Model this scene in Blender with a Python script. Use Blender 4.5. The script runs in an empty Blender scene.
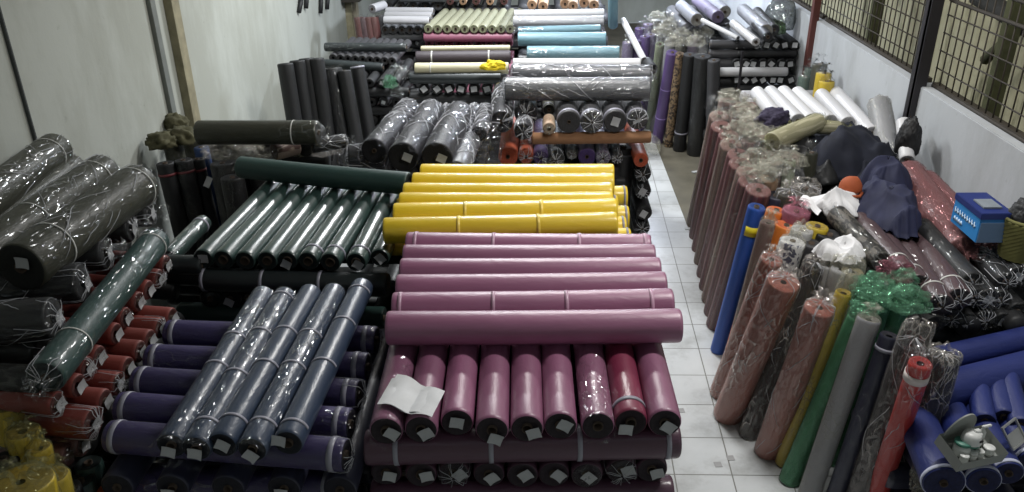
import bpy, bmesh, math, random
from mathutils import Vector, Matrix, noise
random.seed(7)
SC = bpy.context.scene
COL = SC.collection
PI = math.pi

# ------------------------------------------------------------------ camera
F = 820.0; CH = 3.85
ya, pi_, ro = math.radians(2.08), math.radians(26.06), math.radians(0.8)
fw = Vector((-math.sin(ya)*math.cos(pi_), math.cos(ya)*math.cos(pi_), -math.sin(pi_)))
r0 = Vector((math.cos(ya), math.sin(ya), 0)); u0 = r0.cross(fw)
UP = u0*math.cos(ro)+r0*math.sin(ro); RT = r0*math.cos(ro)-u0*math.sin(ro)
CAM = Vector((0, 0, CH))
cd = bpy.data.cameras.new('camera'); cam = bpy.data.objects.new('camera', cd); COL.objects.link(cam)
cd.sensor_fit = 'HORIZONTAL'; cd.sensor_width = 36; cd.lens = 36*F/1024; cd.clip_end = 100
m3 = Matrix((RT, UP, -fw)).transposed()
cam.matrix_world = Matrix.Translation(CAM) @ m3.to_4x4()
SC.camera = cam
def ray(x, y): return fw+RT*((x-512)/F)-UP*((y-246)/F)
def P(x, y, h):
    d = ray(x, y); return CAM+d*((h-CH)/d.z)
def PY(x, y, Y):
    d = ray(x, y); return CAM+d*(Y/d.y)
def PX(x, y, X):
    d = ray(x, y); return CAM+d*(X/d.x)

# ------------------------------------------------------------------ materials
def lin(c):
    f = lambda v: v/12.92 if v <= .04045 else ((v+.055)/1.055)**2.4
    return tuple(f(v/255) for v in c)+(1,)
MATS = {}
class NT:
    def __init__(s, name):
        s.m = bpy.data.materials.new(name); s.m.use_nodes = True
        s.t = s.m.node_tree; s.t.nodes.clear(); s.out = s.n('ShaderNodeOutputMaterial')
    def n(s, kind, **kw):
        nd = s.t.nodes.new(kind)
        for k, v in kw.items():
            if k.startswith('_'): setattr(nd, k[1:], v)
            else:
                key = k.replace('_', ' ')
                for i in nd.inputs:
                    if i.name == key and i.enabled: i.default_value = v; break
        return nd
    def l(s, a, b, ao=0, bi=0):
        o = a.outputs[ao]; i = b.inputs[bi]
        s.t.links.new(o, i)
    def math(s, op, a, b=None):
        nd = s.t.nodes.new('ShaderNodeMath'); nd.operation = op
        for k, v in enumerate((a, b)):
            if v is None: continue
            if isinstance(v, (int, float)): nd.inputs[k].default_value = v
            else: s.t.links.new(v, nd.inputs[k])
        return nd.outputs[0]
    def ramp(s, src, stops, interp='LINEAR'):
        r = s.t.nodes.new('ShaderNodeValToRGB'); cr = r.color_ramp; cr.interpolation = interp
        while len(cr.elements) < len(stops): cr.elements.new(.5)
        for e, (p, c) in zip(cr.elements, stops): e.position = p; e.color = c
        s.t.links.new(src, r.inputs[0]); return r.outputs[0]

def fabric(name, rgb, rough=.6, coat=0.0, crough=.2, bump=.3, var=.12, pattern=None, weave=0):
    """Rolled cloth; coat is the clear film a roll is tightly packed in; object X runs along the roll."""
    if name in MATS: return MATS[name]
    T = NT(name); c = lin(rgb)
    b = T.n('ShaderNodeBsdfPrincipled', Roughness=rough); T.l(b, T.out)
    tc = T.n('ShaderNodeTexCoord'); info = T.n('ShaderNodeObjectInfo')
    vm = T.n('ShaderNodeVectorMath', _operation='ADD'); T.l(tc, vm, 3, 0); T.l(info, vm, 0, 1)
    mp = T.n('ShaderNodeMapping'); mp.inputs['Scale'].default_value = (.8, 9, 9); T.l(vm, mp)
    nz = T.n('ShaderNodeTexNoise', Scale=1.6, Detail=5.0, Roughness=.6); T.l(mp, nz)
    lo = tuple(v*(1-var) for v in c[:3])+(1,); hi = tuple(min(1, v*(1+var)) for v in c[:3])+(1,)
    col = T.ramp(nz.outputs[0], [(.3, lo), (.7, hi)])
    if pattern: col = pattern(T, tc, col)
    hs = T.n('ShaderNodeHueSaturation'); T.t.links.new(col, hs.inputs['Color'])
    rv = T.math('MULTIPLY_ADD', info.outputs['Random'], .22); T.t.nodes[-1].inputs[2].default_value = .89
    T.t.links.new(rv, hs.inputs['Value']); T.l(hs, b, 0, 0)
    b.inputs['Coat Weight'].default_value = coat; b.inputs['Coat Roughness'].default_value = crough
    mp2 = T.n('ShaderNodeMapping'); mp2.inputs['Scale'].default_value = (2.5, 6, 6); T.l(vm, mp2)
    n2 = T.n('ShaderNodeTexNoise', Scale=4.0, Detail=4.0, Roughness=.55, Distortion=.6); T.l(mp2, n2)
    bp = T.n('ShaderNodeBump', Strength=bump, Distance=.01); T.l(n2, bp, 0, bp.inputs.find('Height'))
    T.l(bp, b, 0, b.inputs.find('Normal')); T.l(bp, b, 0, b.inputs.find('Coat Normal'))
    MATS[name] = T.m; return T.m
def plain(name, rgb, rough=.6, metal=0, var=.1, scale=8, bump=0, trans=0):
    if name in MATS: return MATS[name]
    T = NT(name); c = lin(rgb)
    b = T.n('ShaderNodeBsdfPrincipled', Roughness=rough, Metallic=metal); T.l(b, T.out)
    tc = T.n('ShaderNodeTexCoord'); nz = T.n('ShaderNodeTexNoise', Scale=scale, Detail=5.0); T.l(tc, nz, 3, 0)
    lo = tuple(v*(1-var) for v in c[:3])+(1,); hi = tuple(min(1, v*(1+var)) for v in c[:3])+(1,)
    T.t.links.new(T.ramp(nz.outputs[0], [(.3, lo), (.7, hi)]), b.inputs[0])
    if bump:
        bp = T.n('ShaderNodeBump', Strength=bump, Distance=.02); T.l(nz, bp, 0, bp.inputs.find('Height')); T.l(bp, b, 0, b.inputs.find('Normal'))
    MATS[name] = T.m; return T.m
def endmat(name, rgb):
    """the wound edge of a roll: shade between cloth layers darkened into its colour"""
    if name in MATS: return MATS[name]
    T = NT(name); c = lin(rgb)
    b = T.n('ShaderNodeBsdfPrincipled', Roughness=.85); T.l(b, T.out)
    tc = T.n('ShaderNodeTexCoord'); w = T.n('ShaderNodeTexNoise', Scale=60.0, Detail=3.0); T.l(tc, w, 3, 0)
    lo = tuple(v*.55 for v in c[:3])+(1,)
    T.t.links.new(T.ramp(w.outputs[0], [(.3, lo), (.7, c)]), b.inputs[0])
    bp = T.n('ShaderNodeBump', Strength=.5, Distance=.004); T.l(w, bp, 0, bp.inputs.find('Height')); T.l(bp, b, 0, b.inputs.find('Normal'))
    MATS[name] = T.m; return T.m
def film(name, tint=(235, 238, 240), base=.06, wr=.5, milk=.25, scale=9, haze=0.0, rg=.14):
    """crumpled clear packing film: see-through, with sharp glints along its creases"""
    if name in MATS: return MATS[name]
    T = NT(name); c = lin(tint)
    tr = T.n('ShaderNodeBsdfTransparent', Color=(.97, .97, .97, 1))
    gl = T.n('ShaderNodeBsdfGlossy', Color=c, Roughness=rg)
    df = T.n('ShaderNodeBsdfDiffuse', Color=c)
    gd = T.n('ShaderNodeMixShader', Fac=haze); T.l(gl, gd, 0, 1); T.l(df, gd, 0, 2)
    tc = T.n('ShaderNodeTexCoord'); info = T.n('ShaderNodeObjectInfo')
    vm = T.n('ShaderNodeVectorMath', _operation='ADD'); T.l(tc, vm, 3, 0); T.l(info, vm, 0, 1)
    mp = T.n('ShaderNodeMapping'); mp.inputs['Scale'].default_value = (.42, 1, 1); mp.inputs['Rotation'].default_value = (.3, .3, .5); T.l(vm, mp)
    wob = T.n('ShaderNodeTexNoise', Scale=scale*.6, Detail=3.0, Roughness=.6); T.l(mp, wob)
    wsc = T.n('ShaderNodeVectorMath', _operation='SCALE'); T.l(wob, wsc, 1, 0); wsc.inputs['Scale'].default_value = .10
    wad = T.n('ShaderNodeVectorMath', _operation='ADD'); T.l(mp, wad, 0, 0); T.l(wsc, wad, 0, 1)
    vo = T.n('ShaderNodeTexVoronoi', _feature='DISTANCE_TO_EDGE', Scale=scale*2.6); T.l(wad, vo)
    n2 = T.n('ShaderNodeTexNoise', Scale=scale*.5, Detail=2.0, Distortion=.4); T.l(mp, n2)
    crease = T.math('SUBTRACT', 1.0, T.math('MINIMUM', T.math('MULTIPLY', vo.outputs[0], 13.0), 1.0))
    patch = T.math('MINIMUM', T.math('MAXIMUM', T.math('MULTIPLY', T.math('SUBTRACT', n2.outputs[0], .5), 5.0), 0.0), 1.0)
    wrk = T.math('MULTIPLY', T.math('MULTIPLY', crease, patch), wr)
    lw = T.n('ShaderNodeLayerWeight', Blend=.25)
    fac = T.math('MINIMUM', T.math('ADD', T.math('ADD', wrk, base), T.math('MULTIPLY', lw.outputs['Facing'], milk*.5)), .92)
    hgt = T.math('ADD', T.math('MULTIPLY', wob.outputs[0], .7), T.math('MULTIPLY', T.math('MINIMUM', vo.outputs[0], .25), -1.6))
    bp = T.n('ShaderNodeBump', Strength=.7, Distance=.03); T.t.links.new(hgt, bp.inputs[bp.inputs.find('Height')])
    T.l(bp, gl, 0, gl.inputs.find('Normal'))
    mx = T.n('ShaderNodeMixShader'); T.t.links.new(fac, mx.inputs[0]); T.l(tr, mx, 0, 1); T.l(gd, mx, 0, 2); T.l(mx, T.out)
    MATS[name] = T.m; return T.m
CARD = plain('cardboard core', (74, 62, 52), .9)
PAPER = plain('paper label', (176, 178, 180), .8, var=.06)
TAPE = plain('pale packing tape', (150, 150, 162), .35, var=.05)
STRING = plain('white tie string', (200, 200, 195), .7)
CLEAR = film('clear film', base=.035, wr=.45, milk=.1, scale=9, haze=.1)
CLEARD = film('dull clear film', (200, 202, 200), .03, .3, .08, 8, .1)
MILK = film('milky film', (196, 194, 180), .16, .5, .2, 13, .75)
SILVER = film('crinkled silvery film', (220, 220, 228), .055, .75, .14, 4.5, .1, .07)
GREENFILM = film('green film', (118, 172, 140), .26, .7, .2, 12, .5)
CAPF = film('veiled clear film', (226, 220, 214), .11, .8, .4, 9, .4)
PINKFILM = film('pink film', (190, 125, 140), .18, .5, .2, 12, .6)
YELFILM = film('yellow olive film', (150, 150, 112), .2, .5, .2, 12, .6)

# ------------------------------------------------------------------ mesh helpers
def mk(name, verts, faces, mats, midx=None, smooth=True):
    me = bpy.data.meshes.new(name); me.from_pydata(verts, [], faces); me.update()
    for m in (mats if isinstance(mats, (list, tuple)) else [mats]): me.materials.append(m)
    if midx:
        for p, i in zip(me.polygons, midx): p.material_index = i
    if smooth: me.polygons.foreach_set('use_smooth', [True]*len(me.polygons))
    return me
def ob(name, me, parent=None):
    o = bpy.data.objects.new(name, me); COL.objects.link(o)
    if parent: o.parent = parent
    return o
USED = set()
def tag(o, label, cat, group=None):
    o['label'] = label; o['category'] = cat
    if group: o['group'] = group
def empty(name, loc, label, cat, group=None):
    o = bpy.data.objects.new(name, None); COL.objects.link(o); o.location = loc; o.empty_display_size = .1
    tag(o, label, cat, group); return o
def boxm(name, cx, cy, cz, sx, sy, sz, mat, bev=.0):
    bm = bmesh.new(); bmesh.ops.create_cube(bm, size=1)
    bmesh.ops.scale(bm, vec=(sx, sy, sz), verts=bm.verts); bmesh.ops.translate(bm, vec=(cx, cy, cz), verts=bm.verts)
    if bev: bmesh.ops.bevel(bm, geom=bm.edges[:], offset=bev, segments=2, affect='EDGES')
    me = bpy.data.meshes.new(name); bm.to_mesh(me); bm.free(); me.materials.append(mat); return me
def loft(rings, closed=True):
    """rings: equal-length lists of points -> verts, quads"""
    n = len(rings[0]); v = [p for r in rings for p in r]; f = []
    for i in range(len(rings)-1):
        for j in range(n if closed else n-1):
            k = (j+1) % n
            f.append((i*n+j, i*n+k, (i+1)*n+k, (i+1)*n+j))
    return v, f
def tube(pts, r, n=8, cap=True):
    pts = [Vector(p) for p in pts]; rings = []
    for i, p in enumerate(pts):
        d = (pts[min(i+1, len(pts)-1)]-pts[max(i-1, 0)]).normalized()
        a = d.orthogonal().normalized() if i == 0 else (pa-d*pa.dot(d)).normalized()
        pa = a; b = d.cross(a); rr = r[i] if isinstance(r, (list, tuple)) else r
        rings.append([tuple(p+(a*math.cos(t)+b*math.sin(t))*rr) for t in [2*PI*j/n for j in range(n)]])
    v, f = loft(rings)
    if cap: f.append(tuple(range(n))[::-1]); f.append(tuple(len(v)-n+j for j in range(n)))
    return v, f
def merge(parts):
    V, Fc = [], []
    for v, f in parts:
        o = len(V); V += [tuple(p) for p in v]; Fc += [tuple(i+o for i in q) for q in f]
    return V, Fc

CACHE = {}
def cached(key, fn):
    if key not in CACHE: CACHE[key] = fn()
    return CACHE[key]
def body(L, r, rc, side, end, seed, off, sag, lump, n):
    def make():
        rnd = random.Random(seed*13+7); s0 = rnd.uniform(0, 50)
        st = [(0, r*.88), (.002, r-.006), (.008, r-.0015), (.02, r)]
        k = max(4, int(L/.11))
        xs = [.02+(L-.04)*i/k for i in range(1, k)]
        st = st+[(x, r) for x in xs]+[(L-.02, r), (L-.008, r-.0015), (L-.002, r-.006), (L, r*.88)]
        rings = []
        tel = rnd.uniform(.002, .007)
        def ring(x, q, lum=True):
            o = []
            zz = off-sag*math.sin(PI*x/L)
            for j in range(n):
                t = 2*PI*j/n
                d = 1+(lump*noise.noise((x*3+s0, math.cos(t)*1.3, math.sin(t)*1.3+s0)) if lum else 0)
                o.append((x, q*d*math.cos(t), zz+q*d*math.sin(t)))
            return o
        rings = [ring(tel*2, rc, False), ring(tel, (rc+r)*.5)]+[ring(x, q) for x, q in st]+[ring(L-tel, (rc+r)*.5), ring(L-tel*2, rc, False)]
        v, f = loft(rings)
        mi = []
        for i in range(len(rings)-1):
            mi += [1 if (i < 3 or i >= len(rings)-4) else 0]*n
        return mk('fabric', v, f, [side, end], mi)
    return cached(('b', round(L, 2), round(r, 3), rc, side.name, end.name, seed % 5, round(off, 3), sag, lump, n), make)
def coremesh(L, rc, off):
    def make():
        n = 16; t = .004
        def ring(x, q): return [(x, q*math.cos(2*PI*j/n), off+q*math.sin(2*PI*j/n)) for j in range(n)]
        v, f = loft([ring(.15, rc-t), ring(-.004, rc-t), ring(-.004, rc), ring(.1, rc), ring(L-.1, rc), ring(L+.004, rc), ring(L+.004, rc-t), ring(L-.15, rc-t)])
        return mk('core', v, f, CARD)
    return cached(('c', round(L, 2), rc, round(off, 3)), make)
def tapemesh(r, w, off, mat, arc=(0, 2*PI)):
    def make():
        n = 28
        full = arc[1]-arc[0] > 6.2
        def ring(x, q): return [(x, q*math.cos(arc[0]+(arc[1]-arc[0])*j/n), off+q*math.sin(arc[0]+(arc[1]-arc[0])*j/n)) for j in range(n if full else n+1)]
        v, f = loft([ring(-w/2, r*1.0), ring(-w/2, r+.003), ring(w/2, r+.003), ring(w/2, r*1.0)], full)
        return mk('tape', v, f, mat)
    return cached(('t', round(r, 3), w, round(off, 3), mat.name, arc), make)
def stickmesh(w=.06, h=.055, seed=0):
    def make():
        rnd = random.Random(seed); v = []; f = []; N = 4
        for s in (0, .0012):
            for i in range(N):
                for j in range(N):
                    a = (i/(N-1)-.5)*w; b = (j/(N-1)-.5)*h
                    v.append((-s-.010*(abs(a/w)+abs(b/h))**2*rnd.uniform(.4, 1), a, b))
        for i in range(N-1):
            for j in range(N-1):
                q = (i*N+j, i*N+j+1, (i+1)*N+j+1, (i+1)*N+j); f.append(q); f.append(tuple(k+N*N for k in q[::-1]))
        return mk('paper', v, f, PAPER, smooth=False)
    return cached(('s', w, h, seed), make)
def filmmesh(L, r, off, sa, sb, ea, eb, amp, mat, seed, n=40):
    def make():
        rnd = random.Random(seed); s0 = rnd.uniform(0, 90)
        def prof(style, e):
            if style == 'tuft':  return [(-e*.9, .7, .6), (-e*1.1, .5, .5), (-e*.7, .3, .4), (-e*.45, .45, .45), (-e*.3, .7, .3), (-.012, .92, .14), (.012, 1.03, .05)]
            if style == 'star':  return [(-.018, .06, .9), (-.03, .22, .6), (-.018, .6, .16), (-.008, .9, .05), (.012, 1.02, .02)]
            if style == 'open':  return [(-e, 1.12, .16), (-e*.7, 1.06, .13), (-e*.3, 1.0, .08), (.01, 1.02, .03)]
            if style == 'bag':   return [(-e, .35, .5), (-e*.92, .8, .3), (-e*.6, .98, .16), (-e*.2, 1.04, .08), (.01, 1.04, .03)]
            return [(.004, 1.015, .01)]
        A = prof(sa, ea); B = prof(sb, eb)
        k = max(5, int(L/(.045 if amp > .03 else .07)))
        st = A+[(.012+(L-.024)*i/k, 1.025, amp) for i in range(1, k)]+[(L-x, q, a) for x, q, a in B[::-1]]
        rings = []
        nf = rnd.choice((7, 9, 11))
        for x, q, a in st:
            o = []
            for j in range(n):
                t = 2*PI*j/n
                w = noise.noise((x*7+s0, math.cos(t)*2.2, math.sin(t)*2.2))
                g = math.sin(nf*t+3*noise.noise((s0, x*4, t)))*.6+.4*w
                if .04 < a <= .1: w = .5*w+1.1*(.45-abs(noise.noise((x*11+s0, math.cos(t)*3.6+x*4, math.sin(t)*3.6))*2.2))
                d = q*(1+a*(g if a > .1 else w+.3))
                o.append((x+(r*.25*w if a > .14 else 0), r*d*math.cos(t), off+r*d*math.sin(t)))
            rings.append(o)
        v, f = loft(rings)
        return mk('film', v, f, mat)
    return cached(('f', round(L, 2), round(r, 3), round(off, 3), sa, sb, ea, eb, amp, mat.name, seed % 4), make)

def creasemat():
    T = NT('film crease'); tr = T.n('ShaderNodeBsdfTransparent'); b = T.n('ShaderNodeBsdfPrincipled', Roughness=.3)
    b.inputs[0].default_value = lin((205, 207, 212)); mx = T.n('ShaderNodeMixShader'); mx.inputs[0].default_value = .62
    T.l(tr, mx, 0, 1); T.l(b, mx, 0, 2); T.l(mx, T.out); return T.m
CREASE = creasemat()
def creasemesh(L, r, off, ends, nside, w, seed):
    """white fold lines of gathered film: rays over the ends, short slanting folds along the side"""
    rnd = random.Random(seed*17+5); parts = []
    for x0, sg, e in ends:
        hub = .10+.1*rnd.random()
        for k in range(rnd.randint(9, 14)):
            t = rnd.uniform(0, 2*PI); pts = []
            for q in (hub, .4, .75, .98):
                a = t+rnd.uniform(-.12, .12); pts.append((x0-sg*(.012+e*.25*(1-q)), r*q*math.cos(a), off+r*q*math.sin(a)))
            if rnd.random() < .7: pts.append((x0+sg*.02, r*1.045*math.cos(a), off+r*1.045*math.sin(a))); a += rnd.uniform(-.2, .2); pts.append((x0+sg*rnd.uniform(.05, .16), r*1.05*math.cos(a), off+r*1.05*math.sin(a)))
            parts.append(tube(pts, w*rnd.uniform(.5, 1), 4))
    for k in range(nside):
        x = rnd.uniform(.03, L-.03); t = rnd.uniform(-.1, PI+.1); ln = rnd.uniform(.06, .26); sl = rnd.choice((-1, 1))*rnd.uniform(.15, 1.3)/max(r, .05)*.1; pts = []
        for q in range(6):
            xx = x+ln*q/5; a = t+sl*q/5*ln/.12+rnd.uniform(-.05, .05)
            if .0 < xx < L: pts.append((xx, r*1.055*math.cos(a), off+r*1.055*math.sin(a)))
        if len(pts) > 2: parts.append(tube(pts, [w*.3]+[w*rnd.uniform(.5, 1) for _ in pts[2:]]+[w*.3], 4))
    v, f = merge(parts); return mk('folds', v, f, CREASE)
NR = [0]
def roll(A, B, r, side, end, label, group=None, name='fabric_roll', cat='fabric roll', rc=.02, core=True, tapes=(), sa=None, sb=None,
         fl=None, sag=0.0, lump=.012, stand=None, n=30, tmat=None, tw=.022, seed=None):
    """One roll of cloth from axis end A to axis end B."""
    if fl and fl.get('amp', .03) >= .03 and name == 'fabric_roll': name, cat = 'wrapped_roll', 'wrapped roll'
    NR[0] += 1; sd = NR[0] if seed is None else seed
    rnd = random.Random(NR[0]*31)
    A = Vector(A); B = Vector(B); ax = (B-A); L = ax.length; ax.normalize()
    if stand is None: stand = abs(ax.z) > .6
    L = round(L, 2)
    zz = Vector((0, 0, 1)) if not stand else Vector((0, -1, .2))
    zz = (zz-ax*zz.dot(ax)).normalized(); yy = zz.cross(ax)
    off = 0 if stand else r
    loc = A-zz*off
    root = empty(name, loc, label, cat, group)
    root.matrix_world = Matrix.Translation(loc) @ Matrix((ax, yy, zz)).transposed().to_4x4()
    bo = ob('fabric', body(L, r, rc, side, end, sd, off, sag, lump, n), root)
    if core: ob('core', coremesh(L, rc, off), root)
    late = []
    for t in tapes:
        w = tw; arc = (0, 2*PI); tt = t
        if isinstance(t, tuple): tt, arc = t[0], t[1]
        o = ob('tape', tapemesh(r*(1+lump*.6), w, off-sag*math.sin(PI*tt), tmat or TAPE, arc), root); o.location = (L*tt, 0, 0); late.append(o)
    for which, s in ((0, sa), (1, sb)):
        if not s: continue
        o = ob('paper_label', stickmesh(s[3] if len(s) > 3 else .062, s[4] if len(s) > 4 else .055, NR[0] % 5), root)
        x = -.006 if which == 0 else L+.006
        o.location = (x, s[0]*r, off+s[1]*r); o.rotation_euler = (s[2], 0, PI if which else 0)
    if fl:
        d = dict(a='none', b='none', ea=.1, eb=.1, amp=.03, mat=CLEAR); d.update(fl)
        pw = ob('plastic_wrap', filmmesh(L, r*1.01, off, d['a'], d['b'], d['ea'], d['eb'], d['amp'], d['mat'], sd), root)
        dist = (A-CAM).length; amp_ = d['amp']; en = []
        if d['a'] in ('star', 'tuft'): en.append((0, 1, d['ea']))
        if d['b'] in ('star', 'tuft') and stand is False: en.append((L, -1, d['eb']))
        nsd = 0 if amp_ < .03 else (34 if d['mat'] is SILVER else 16 if d['mat'] is CLEAR else 12 if d['mat'] is CAPF else 0)
        if r > .055 and dist < 9.8 and (en or nsd) and d['mat'] in (CLEAR, CLEARD, SILVER, CAPF):
            if d['mat'] is CLEARD: en = en if rnd.random() < .6 else []
            cm = creasemesh(L, r*1.01, off, [(L, -1, d['eb'])] if stand and d['mat'] is CAPF else en if not stand else [], nsd, .00042*dist*(1.3 if d['mat'] is SILVER else 1), NR[0])
            bm = bmesh.new(); bm.from_mesh(pw.data); nf = len(bm.faces); bm.from_mesh(cm); bm.faces.ensure_lookup_table()
            for f_ in bm.faces[nf:]: f_.material_index = 1
            me = bpy.data.meshes.new('film'); bm.to_mesh(me); bm.free(); me.materials.append(d['mat']); me.materials.append(CREASE); pw.data = me; bpy.data.meshes.remove(cm)
        if tmat is STRING:
            for o in late: o.parent = pw; o.name = 'tie_string'; o.scale = (1, 1.03, 1.03) if stand else (1, 1.03, 1); 
    return root
ORD = 'first second third fourth fifth sixth seventh eighth ninth tenth eleventh twelfth thirteenth fourteenth'.split()
def lerp(a, b, t): return a+(b-a)*t
def stk(rnd=random): return (rnd.uniform(-.3, .4), rnd.uniform(-.45, .2), rnd.uniform(-.8, .8))
def heap(name, c, size, mat, label, cat, group=None, seed=1, amp=.25, fq=2.2, sub=4, rot=0, flat=.35, parent=None, ridge=True):
    """crumpled cloth or film lump"""
    bm = bmesh.new(); bmesh.ops.create_icosphere(bm, subdivisions=sub+1, radius=1)
    for v in bm.verts:
        p = v.co.copy(); q = p*fq+Vector((seed*7.3, seed*3.1, -seed))
        wv = Vector((noise.noise(q*1.3), noise.noise(q*1.3+Vector((9, 0, 0))), noise.noise(q*1.3+Vector((0, 9, 0)))))
        q2 = Vector((q.x*1.9, q.y*.9, q.z*1.2))+wv*1.3
        cr = math.exp(-abs(noise.noise(q2*1.1))*14)+.7*math.exp(-abs(noise.noise(q2*2.1+Vector((5, 5, 5))))*12)
        d = 1+amp*.9*noise.noise(q)+amp*.30*cr+amp*.25*noise.noise(q*3.1)
        p = p*d
        if p.z < -flat: p.z = -flat+(p.z+flat)*.1
        v.co = Vector((p.x*size[0]/2, p.y*size[1]/2, (p.z+flat)*size[2]/(1+flat)))
    me = bpy.data.meshes.new(name); bm.to_mesh(me); bm.free(); me.materials.append(mat)
    me.polygons.foreach_set('use_smooth', [True]*len(me.polygons))
    o = ob(name, me, parent); o.location = c; o.rotation_euler = (0, 0, rot)
    if not parent: tag(o, label, cat, group)
    return o
def struct(name, me, parent=None):
    o = ob(name, me, parent)
    if not parent: o['kind'] = 'structure'
    return o

# ------------------------------------------------------------------ the room
XL, XR, LEDGE = -3.5, 3.35, 1.9
def wallmat(name, rgb, stain, dirt):
    T = NT(name); c = lin(rgb); d = lin(stain)
    b = T.n('ShaderNodeBsdfPrincipled', Roughness=.85); T.l(b, T.out)
    g = T.n('ShaderNodeNewGeometry')
    mp = T.n('ShaderNodeMapping'); mp.inputs['Scale'].default_value = (1, 1, .35); T.l(g, mp)
    n1 = T.n('ShaderNodeTexNoise', Scale=1.3, Detail=8.0, Roughness=.65); T.l(mp, n1)
    n2 = T.n('ShaderNodeTexNoise', Scale=7.0, Detail=6.0, Roughness=.7); T.l(g, n2)
    big = T.ramp(n1.outputs[0], [(.40, d), (.56, c)])
    sp = T.ramp(n2.outputs[0], [(.27, (.45, .45, .4, 1)), (.36, (1, 1, 1, 1))])
    mx = T.n('ShaderNodeMix', _data_type='RGBA'); mx.inputs[0].default_value = dirt
    T.t.links.new(big, mx.inputs[7]); mx.inputs[6].default_value = c
    m2 = T.n('ShaderNodeMix', _data_type='RGBA', _blend_type='MULTIPLY'); m2.inputs[0].default_value = .35
    T.l(mx, m2, 2, 6); T.t.links.new(sp, m2.inputs[7]); T.l(m2, b, 2, 0)
    bp = T.n('ShaderNodeBump', Strength=.15, Distance=.02); T.l(n2, bp, 0, bp.inputs.find('Height')); T.l(bp, b, 0, b.inputs.find('Normal'))
    return T.m
WL = wallmat('aged white plaster', (176, 180, 173), (150, 152, 142), .6)
WR = wallmat('white painted wall', (178, 182, 186), (146, 148, 148), .5)
def floormat():
    T = NT('white floor tiles'); b = T.n('ShaderNodeBsdfPrincipled', Roughness=.28); T.l(b, T.out)
    g = T.n('ShaderNodeNewGeometry'); sx = T.n('ShaderNodeSeparateXYZ'); T.l(g, sx)
    def line(o, ph):
        f = T.math('FRACT', T.math('DIVIDE', T.math('SUBTRACT', o, ph), .388))
        return T.math('GREATER_THAN', T.math('ABSOLUTE', T.math('SUBTRACT', f, .5)), .4885)
    # grout follows the tiles' own slight turn against the walls
    xr = T.math('SUBTRACT', sx.outputs[0], T.math('MULTIPLY', sx.outputs[1], .028))
    gr = T.math('MAXIMUM', line(xr, 1.19), line(sx.outputs[1], 4.347))
    nz = T.n('ShaderNodeTexNoise', Scale=2.2, Detail=8.0, Roughness=.7); T.l(g, nz)
    ti = T.ramp(nz.outputs[0], [(.32, lin((164, 166, 165))), (.5, lin((192, 195, 196))), (.75, lin((200, 203, 204)))])
    mx = T.n('ShaderNodeMix', _data_type='RGBA'); T.t.links.new(gr, mx.inputs[0]); T.t.links.new(ti, mx.inputs[6]); mx.inputs[7].default_value = lin((118, 118, 114))
    T.l(mx, b, 2, 0); return T.m
FL = floormat()
CONC = plain('dark bare concrete', (92, 88, 76), .8, var=.3, scale=2.5, bump=.2)
struct('floor', boxm('tiles', (XL+1.66)/2, 8, -.05, 1.66-XL, 16, .1, FL))
struct('floor_near', boxm('tiles near', (1.66+XR)/2, 3.3, -.05, XR-1.66, 6.6, .1, FL))
struct('floor_concrete', boxm('concrete', (1.66+XR)/2, 11.3, -.055, XR-1.66, 9.4, .1, CONC))
struct('floor_far', boxm('concrete far', (XL+XR)/2, 18, -.055, XR-XL, 4, .1, CONC))
struct('wall_left', boxm('wall', XL-.1, 10, 2.4, .2, 20, 4.8, WL))
struct('wall_right', boxm('wall', XR+.09, 10, LEDGE/2, .18, 20, LEDGE, WR, .008))
struct('wall_back', boxm('wall', 0, 20.1, 2.4, XR-XL+.4, .2, 4.8, WL))
struct('wall_front', boxm('wall', 0, -.5, 2.4, XR-XL+.4, .2, 4.8, WL))
struct('ceiling', boxm('ceiling', 0.3, 10, 5.5, 9.4, 20.4, .1, plain('grey roof sheets', (120, 122, 122), .8)))
GREYP = plain('grey painted steel', (112, 116, 112), .6); BEIGE = plain('weathered beige timber', (138, 132, 108), .8, var=.25)
DARKM = plain('dark painted steel', (38, 36, 40), .5); REDOX = plain('red oxide steel', (84, 42, 36), .6); BLK = plain('black rubber', (22, 22, 24), .6)
def bar(name, x, y, z0, z1, sx, sy, mat): return struct(name, boxm('bar', x, y, (z0+z1)/2, sx, sy, z1-z0, mat, .004))
a = PX(152, 10, XL); b = PX(170, 10, XL)
bar('trim_1', XL+.02, PX(160, 60, XL).y, 0, 4.8, .04, .10, GREYP)
bar('trim_2', XL+.04, PX(178, 60, XL).y, 0, 4.8, .08, .17, BEIGE)
bar('trim_3', XL+.012, PX(14, 70, XL).y, 0, 4.8, .024, .022, plain('dark crack filler', (70, 74, 74), .8))
yb = PX(350, 20, XL).y
bar('trim_4', XL+.08, yb, 0, 4.8, .16, .20, plain('pale timber post', (150, 142, 122), .8, var=.2))
bar('trim_5', XL+.06, yb-.28, 0, 4.8, .12, .07, BEIGE)
struct('trim_6', boxm('rail', XL+.18, yb-.15, PX(345, 4, XL+.18).z, .3, .9, .1, plain('dark old timber', (52, 48, 42), .8)))
# straps hanging on the wall
for i, (x, y0, y1) in enumerate([(299, -8, 12), (306, -8, 8), (320.5, -8, 13), (327, -8, 9)]):
    p = PX(x, y1, XL+.03); q = PX(x+(2.5 if i == 0 else 0), y0, XL+.03)
    v, f = tube([q, (q+p)/2+Vector((.01, 0, 0)), p], .035, 8)
    o = ob('hanging_strap', mk('strap', v, f, BLK)); tag(o, 'black strap hanging high on the white wall, '+ORD[i]+' of four towards the timber post', 'strap', 'black straps on the wall')
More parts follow.
